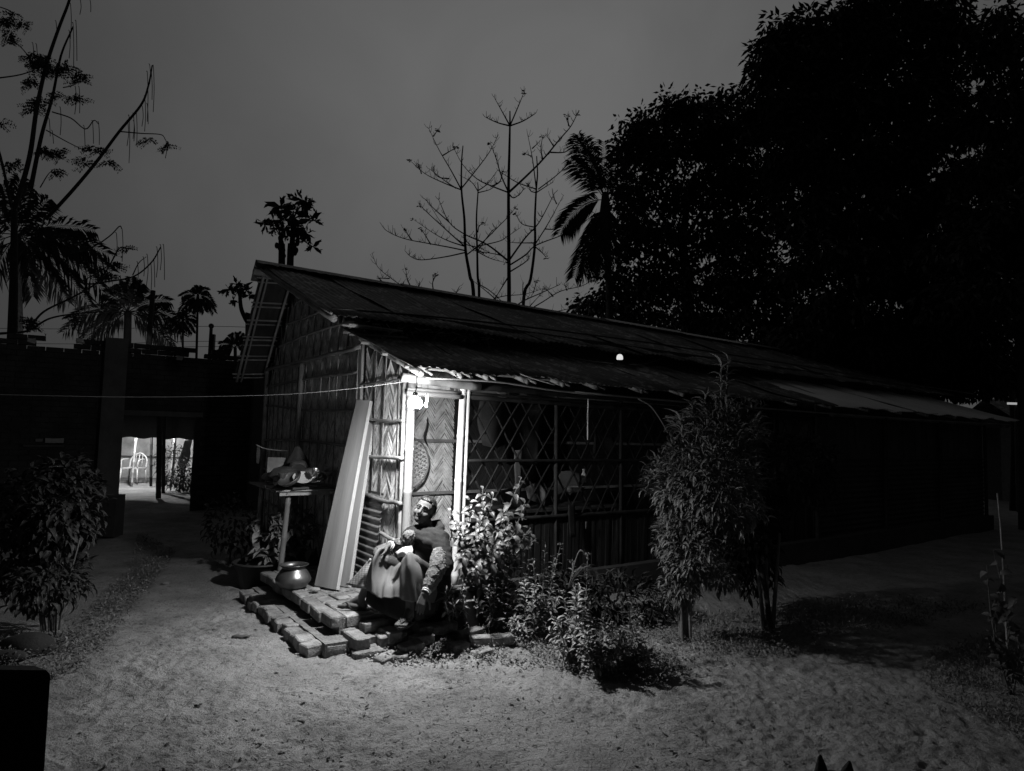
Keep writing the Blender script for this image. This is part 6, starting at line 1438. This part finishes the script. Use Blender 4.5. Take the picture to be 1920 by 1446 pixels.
for (x, y0, y1) in [(605, 300, 500), (615, 268, 345), (630, 275, 460), (622, 300, 410), (595, 400, 540), (560, 460, 595), (548, 470, 570), (530, 480, 670), (605, 430, 510), (585, 440, 520), (345, 520, 600), (380, 500, 590), (405, 505, 595), (230, 90, 160), (300, 100, 280), (312, 90, 250), (285, 130, 240), (290, 20, 160), (330, 0, 60), (370, 0, 50), (135, 180, 260), (150, 185, 280),
                    (310, 360, 470), (325, 360, 465), (248, 445, 555), (202, 490, 560), (478, 960, 1050), (502, 945, 1075), (565, 1080, 1180), (605, 1050, 1175), (620, 1085, 1190), (645, 1020, 1140), (660, 1010, 1110), (672, 1010, 1150), (632, 1070, 1180), (590, 1060, 1135), (682, 580, 650), (525, 500, 600), (550, 500, 580), (215, 540, 590)]:
    P = cat([W(*m8(x - 4, y0 - 6), MY), W(*m8(x, y0), MY), W(*m8(x + 3, (y0 + y1) / 2), MY), W(*m8(x + random.uniform(-4, 5), y1), MY)], 4); b = MB(); b.tube(P, .007, 5); b.build('pod', 'bark', mr_, True)
LP, LD, LL = [], [], []
for (x, y, rx, ry) in [(30, 80, 55, 45), (95, 95, 30, 20), (45, 150, 30, 40), (180, 270, 90, 55), (140, 240, 50, 50), (250, 280, 60, 40), (310, 320, 50, 35), (310, 400, 35, 22), (150, 420, 60, 25), (130, 450, 30, 20), (235, 390, 20, 25), (230, 625, 65, 25), (180, 620, 40, 30), (55, 680, 45, 28), (230, 705, 32, 14), (385, 615, 50, 20), (355, 660, 25, 25), (440, 665, 35, 8),
                       (692, 598, 24, 18), (610, 570, 20, 10), (5, 500, 18, 14), (480, 1090, 30, 14), (515, 1022, 20, 10), (390, 1098, 28, 7), (440, 1130, 14, 30), (490, 1170, 14, 20), (130, 330, 35, 30), (430, 1140, 10, 10), (300, 1320, 14, 40), (215, 955, 35, 15), (265, 975, 20, 20), (120, 1330, 50, 40)]:
    n = int(rx * ry / 130) + 4
    for i in range(n):
        a = unit(1)[0]; u = random.random() ** .5 * .8; p = W(*m8(x + a[0] * rx * u, y + a[2] * ry * u), MY + a[1] * .3); d = nrm(np.array([random.choice((-1, 1)) * random.uniform(.5, 1), random.uniform(-.5, .5), random.uniform(-.75, .15)])); l = random.uniform(.16, .32)
        for k_ in range(9):
            q_ = p + d * l * k_ / 9 + np.array([0, 0, -.10 * l * (k_ / 9) ** 2]); side = nrm(np.cross(d, [0, 1, .1]))
            for s_ in (-1, 1): LP.append(q_); LD.append(side * s_ + d * .5 + unit(1)[0] * .25 + np.array([0, 0, -.2])); LL.append(random.uniform(.05, .085) * (1 - .4 * k_ / 9))
LL = np.array(LL); far_leaves(mr_, 'leaf_tree', np.array(LP), np.array(LD), LL, LL * .5, 'crown')

# ---- big leafy trees on the right
def big_tree(name, label, Y, trunkpts, limbs, blobs, L, W_, dens, tuft=.34, foot=None, droop=.7):
    base = gpt(foot, Y); root = thing(name, label, 'tree', base)
    C = cat([base + np.array([0, 0, -.2])] + [W(x, y, Y) for x, y in trunkpts], 6); b = MB(); b.tube(C, np.linspace(.22, .06, len(C)), 10); b.build('trunk', 'bark', root, True)
    for lm in limbs: C = cat([W(x, y, Y + dy) for x, y, dy in lm], 5); b = MB(); b.tube(C, np.linspace(.07, .02, len(C)), 7); b.build('limb', 'bark', root, True)
    P, D = [], []
    for (x, y, rx, ry) in blobs:
        c = W(x, y, Y); sx, sz = rx * Y / FPX, ry * Y / FPX; area = PI * rx * ry; nt_ = max(5, int(area * dens / 1000)); u = unit(nt_); rr = (.25 + .75 * rng.random(nt_) ** .6)[:, None]
        tc_ = c + u * rr * np.array([sx, min(sx, 1.3) + .3, sz])
        per = 26; o = unit(nt_ * per) * (rng.random(nt_ * per) ** .5)[:, None] * tuft; q_ = np.repeat(tc_, per, 0) + o * np.array([1, 1, .8]); P.append(q_); D.append(o / tuft + unit(len(o)) * .5 + np.array([0, 0, -droop]))
    P = np.vstack(P); D = np.vstack(D); n = len(P); far_leaves(root, 'leaf_tree', P, D, rng.uniform(L * .7, L * 1.2, n), rng.uniform(W_ * .7, W_ * 1.2, n)); return root
big_tree('leafy_tree', 'broad leafy tree with sky gaps behind the areca palm', 19, [(1290, 560), (1280, 450), (1300, 330)], [[(1290, 470, 0), (1230, 390, .4), (1200, 300, .4)], [(1290, 440, 0), (1340, 350, -.3), (1370, 250, 0)], [(1285, 500, 0), (1210, 470, .3), (1160, 420, .4)], [(1290, 520, 0), (1380, 470, 0), (1430, 420, 0)]],
         [(1190, 250, 32, 30), (1220, 235, 30, 25), (1262, 205, 28, 30), (1300, 205, 40, 25), (1350, 200, 40, 20), (1175, 290, 25, 40), (1240, 290, 55, 50), (1310, 260, 60, 55), (1370, 260, 60, 60), (1190, 360, 40, 40), (1270, 370, 50, 40), (1350, 350, 60, 50), (1420, 350, 60, 80), (1180, 440, 40, 45), (1240, 450, 50, 40), (1330, 440, 55, 45), (1400, 470, 60, 50), (1180, 530, 45, 45), (1260, 530, 55, 45), (1350, 530, 60, 50), (1440, 560, 70, 60), (1100, 580, 40, 18), (1130, 560, 20, 25), (1180, 590, 60, 25), (1270, 600, 70, 30), (1370, 610, 80, 35), (1480, 630, 80, 40)], .19, .09, 7.4, .36, 1290)
big_tree('leafy_tree', 'tallest dark tree with drooping leaves and visible upright trunk', 15, [(1722, 560), (1725, 300), (1722, 120), (1730, -60)], [[(1722, 420, 0), (1600, 300, .4), (1520, 180, .4)], [(1724, 350, 0), (1640, 180, -.3), (1600, 60, 0)], [(1724, 300, 0), (1780, 180, .3), (1800, 90, .4)], [(1722, 480, 0), (1580, 420, 0), (1480, 330, 0)], [(1722, 440, 0), (1800, 380, 0), (1850, 300, 0)]],
         [(1450, 75, 30, 30), (1435, 130, 30, 40), (1420, 175, 20, 30), (1490, 75, 30, 35), (1530, 55, 35, 28), (1580, 40, 30, 30), (1630, 25, 50, 30), (1480, 140, 50, 50), (1550, 120, 60, 60), (1620, 100, 60, 60), (1690, 60, 50, 60), (1760, 30, 40, 40), (1440, 220, 40, 40), (1510, 220, 60, 60), (1590, 210, 70, 60), (1670, 190, 60, 60), (1760, 120, 50, 60), (1790, 60, 25, 30), (1490, 300, 60, 50), (1580, 310, 80, 60), (1680, 300, 70, 60), (1770, 230, 55, 60), (1520, 400, 70, 50), (1620, 410, 80, 60), (1720, 400, 80, 60), (1800, 340, 50, 50), (1540, 490, 70, 50), (1640, 510, 80, 60), (1740, 510, 80, 60), (1560, 590, 70, 45), (1660, 620, 70, 45), (1750, 620, 70, 45), (1500, 650, 70, 35), (1600, 660, 70, 35), (1700, 670, 70, 30), (1800, 660, 60, 50)], .22, .08, 6.6, .32, 1730)
big_tree('leafy_tree', 'dark tree at the right edge whose crown leaves the frame', 13, [(1925, 520), (1915, 300), (1900, 120)], [[(1918, 400, 0), (1860, 300, .3), (1840, 180, .3)], [(1915, 300, 0), (1900, 120, 0), (1880, 60, 0)], [(1920, 450, 0), (1850, 450, .2), (1800, 430, 0)]],
         [(1870, 35, 22, 25), (1900, 70, 40, 45), (1850, 60, 25, 25), (1865, 120, 35, 35), (1910, 160, 40, 50), (1840, 190, 25, 35), (1880, 230, 50, 40), (1910, 300, 60, 60), (1840, 330, 40, 40), (1860, 420, 70, 70), (1920, 470, 60, 80), (1800, 470, 60, 60), (1840, 560, 80, 60), (1920, 600, 60, 60), (1780, 580, 50, 50), (1960, 350, 60, 200)], .20, .07, 5.0, .26, 1930)
# understory beyond the far end of the house
for (x, y, Y, rx, ry, lab) in ((1790, 705, 15.5, 1.3, .55, 'dark bush closing the view right of the roof end'), (1560, 655, 17, 1.4, .5, 'dark shrub mass showing over the far roof'), (1700, 690, 16, 1.0, .6, 'dark bush behind the far end of the roof'), (1900, 700, 18, 1.0, .7, 'dark bush at the right edge behind the lamp')):
    p = gpt(x, Y); u = thing('dark_shrub', lab, 'shrub', p); c = W(x, y, Y); b = MB(); b.tube([p, c], [.06, .03], 6); b.build('stem', 'bark', u, True); n = 3200; d = unit(n); far_leaves(u, 'leaf_tree', c + d * (rng.random(n) ** .4)[:, None] * np.array([rx, .8, ry]), d + unit(n) + np.array([0, 0, -.4]), .18, .075)
palm('young_palm', 'low palm with lit frond tips beyond the far end of the house', 1700, 700, 17, [(150, .9, .3), (120, 1.0, .3), (90, 1.0, .2), (60, .9, .3), (30, .9, .4), (-20, .7, .3), (200, .7, .2)], .08, 1700, ll=.35, nl=22, lw=.05)
palm('young_palm', 'second low palm at the right edge near the far lamp', 1895, 690, 17, [(140, .8, .3), (100, .9, .3), (70, .9, .2), (40, .8, .4), (170, .8, .3)], .08, 1895, ll=.3, nl=20, lw=.05)
# neighbour hut and tube lamp far right
nh = thing('neighbour_hut', 'dark hut at the far right edge with a faint roof', 'hut', gpt(1960, 19))
b = MB(); c = gpt(1990, 19.5); b.box(c + np.array([0, 0, 1.0]), (3.0, 2.5, 2.2)); b.build('hut_wall', 'backing', nh)
b = MB(); b.grid([[c + np.array([-2.2, -1.9, 1.95]), c + np.array([2.2, -1.9, 1.95])], [c + np.array([-2.2, 0, 2.9]), c + np.array([2.2, 0, 2.9])], [c + np.array([-2.2, 1.9, 1.95]), c + np.array([2.2, 1.9, 1.95])]]); b.build('hut_roof', 'tin', nh)
tl = thing('tube_lamp', 'short pale tube lamp on the post at the right edge', 'lamp', W(1905, 757, 16.5)); b = MB(); b.box(W(1905, 757, 16.5), (.40, .05, .05)); b.build('lamp_tube', 'tube_far', tl); b = MB(); b.pole(gpt(1905, 16.6), W(1905, 740, 16.6), .04, n=7); b.build('lamp_post', 'bark', tl, True)
# thin pole by the far end of the roof
b = MB(); b.pole(gpt(1828, 12.9), W(1824, 800, 12.9), .022, n=7); b.build('thin_pole', 'bamboo', None, True, label='thin pale pole under the far right roof corner', cat='pole')

# ================================================================== FOREGROUND: COVERED BOX, BLACK DOG
M['drape'] = mat('black tarpaulin', .006, .3, .8, 6, .4, 30, rnd=0, spec=.1)
pf, pk = W(95, 1257, 1.95), W(0, 1264, 1.95); zt = pf[2]
bxr = thing('covered_table', 'black draped table end cut off by the lower left corner', 'table', (pf[0] - .4, 2.1, 0))
r0 = np.array([pf[0], pf[1]]); rd = r0 / np.linalg.norm(r0); P = []
cor = [r0, r0 + np.array([-.75, -.05]), r0 + np.array([-.75, -.05]) + rd * .02 + np.array([-.03, .03]), r0 + np.array([-.06, .035])]
loop = []
for i in range(4):
    a, c = cor[i], cor[(i + 1) % 4]
    for u in np.linspace(0, 1, 8, endpoint=False): loop.append(a + (c - a) * u)
cen = np.mean(loop, 0)
for (k, z) in ((.0, zt - .004), (.97, zt), (1.0, zt - .012), (1.004, zt * .7), (1.01, zt * .4), (1.015, .01)):
    P.append([np.array([*(cen + (q - cen) * k + np.array([.004 * math.sin(i * 1.7) * (zt - z), 0])), z]) for i, q in enumerate(loop + loop[:1])])
b = MB(); b.grid(P); b.build('table_drape', 'drape', bxr, True)
dgp = np.array([1.09, 2.42, 0]); dog = thing('dog', 'black dog facing the house with only its pricked ears in view at the bottom edge', 'dog', dgp)
mb = MB(); hd = W(1564, 1462, 2.42); hd = np.array([hd[0], hd[1], hd[2]]); zh = hd[2]; chain(mb, [dgp + np.array([0, -.20, zh * .42]), dgp + np.array([0, -.05, zh * .50]), dgp + np.array([0, .05, zh * .66])], [.10, .095, .08], 14)
chain(mb, [dgp + np.array([0, .04, zh * .68]), hd + np.array([0, -.03, -.05])], [.065, .055], 12); mb.ball(hd + np.array([0, 0, -.03]), (.062, .07, .055), 16); chain(mb, [hd + np.array([0, .03, -.045]), hd + np.array([0, .13, -.075])], [.035, .022], 10)
for s_ in (-1, 1):
    chain(mb, [dgp + np.array([.06 * s_, .06, zh * .55]), dgp + np.array([.06 * s_, .09, zh * .26]), dgp + np.array([.06 * s_, .08, .03]), dgp + np.array([.06 * s_, .12, .02])], [.045, .028, .020, .022], 10)
    chain(mb, [dgp + np.array([.08 * s_, -.2, zh * .28]), dgp + np.array([.10 * s_, -.05, zh * .24]), dgp + np.array([.10 * s_, -.14, .05]), dgp + np.array([.10 * s_, -.05, .025])], [.075, .05, .026, .024], 10)
    tip = W(1538 if s_ < 0 else 1593, 1416 if s_ < 0 else 1428, 2.40); root_ = hd + np.array([.042 * s_, -.0, .0])
    chain(mb, [root_, root_ * .4 + tip * .6, tip], [.030, .017, .006], 10)
chain(mb, [dgp + np.array([0, -.28, zh * .2]), dgp + np.array([.05, -.42, .06]), dgp + np.array([.16, -.48, .05])], [.03, .022, .012], 8)
me = remesh(mb, .006, 3, 'dog_body', dog); link('dog_body', me, 'fur', dog)

# dry straw, twigs and leaf flakes on the yard
k = 900; Pk = on_ground([(120, 1250), (300, 1120), (480, 1140), (640, 1230), (960, 1250), (1300, 1290), (1800, 1300), (1900, 1446), (90, 1446)], k, .8)
b = MB()
for i in range(k):
    g = random.uniform(0, PI); l = random.uniform(.012, .05) * (2 if random.random() < .05 else 1); d = np.array([math.cos(g), math.sin(g), random.uniform(-.05, .12)]); p = Pk[i] + np.array([0, 0, .004])
    if i % 3: b.tube([p, p + d * l * .5 + unit(1)[0] * .003, p + d * l], .0011, 4)
    else:
        s_ = np.array([-d[1], d[0], 0]) * l * .22; z_ = np.array([0, 0, random.uniform(.002, .010)]); n = len(b.v); b.v += [p, p + d * l * .4 + s_ + z_, p + d * l * .9, p + d * l * .4 - s_ + z_ * .3]; b.f.append([n, n + 1, n + 2, n + 3])
o = b.build('dry_litter', 'bamboo_dark', None, False, kind='stuff'); tag(o, 'dry straw bits and leaf flakes strewn over the bare soil', 'litter')
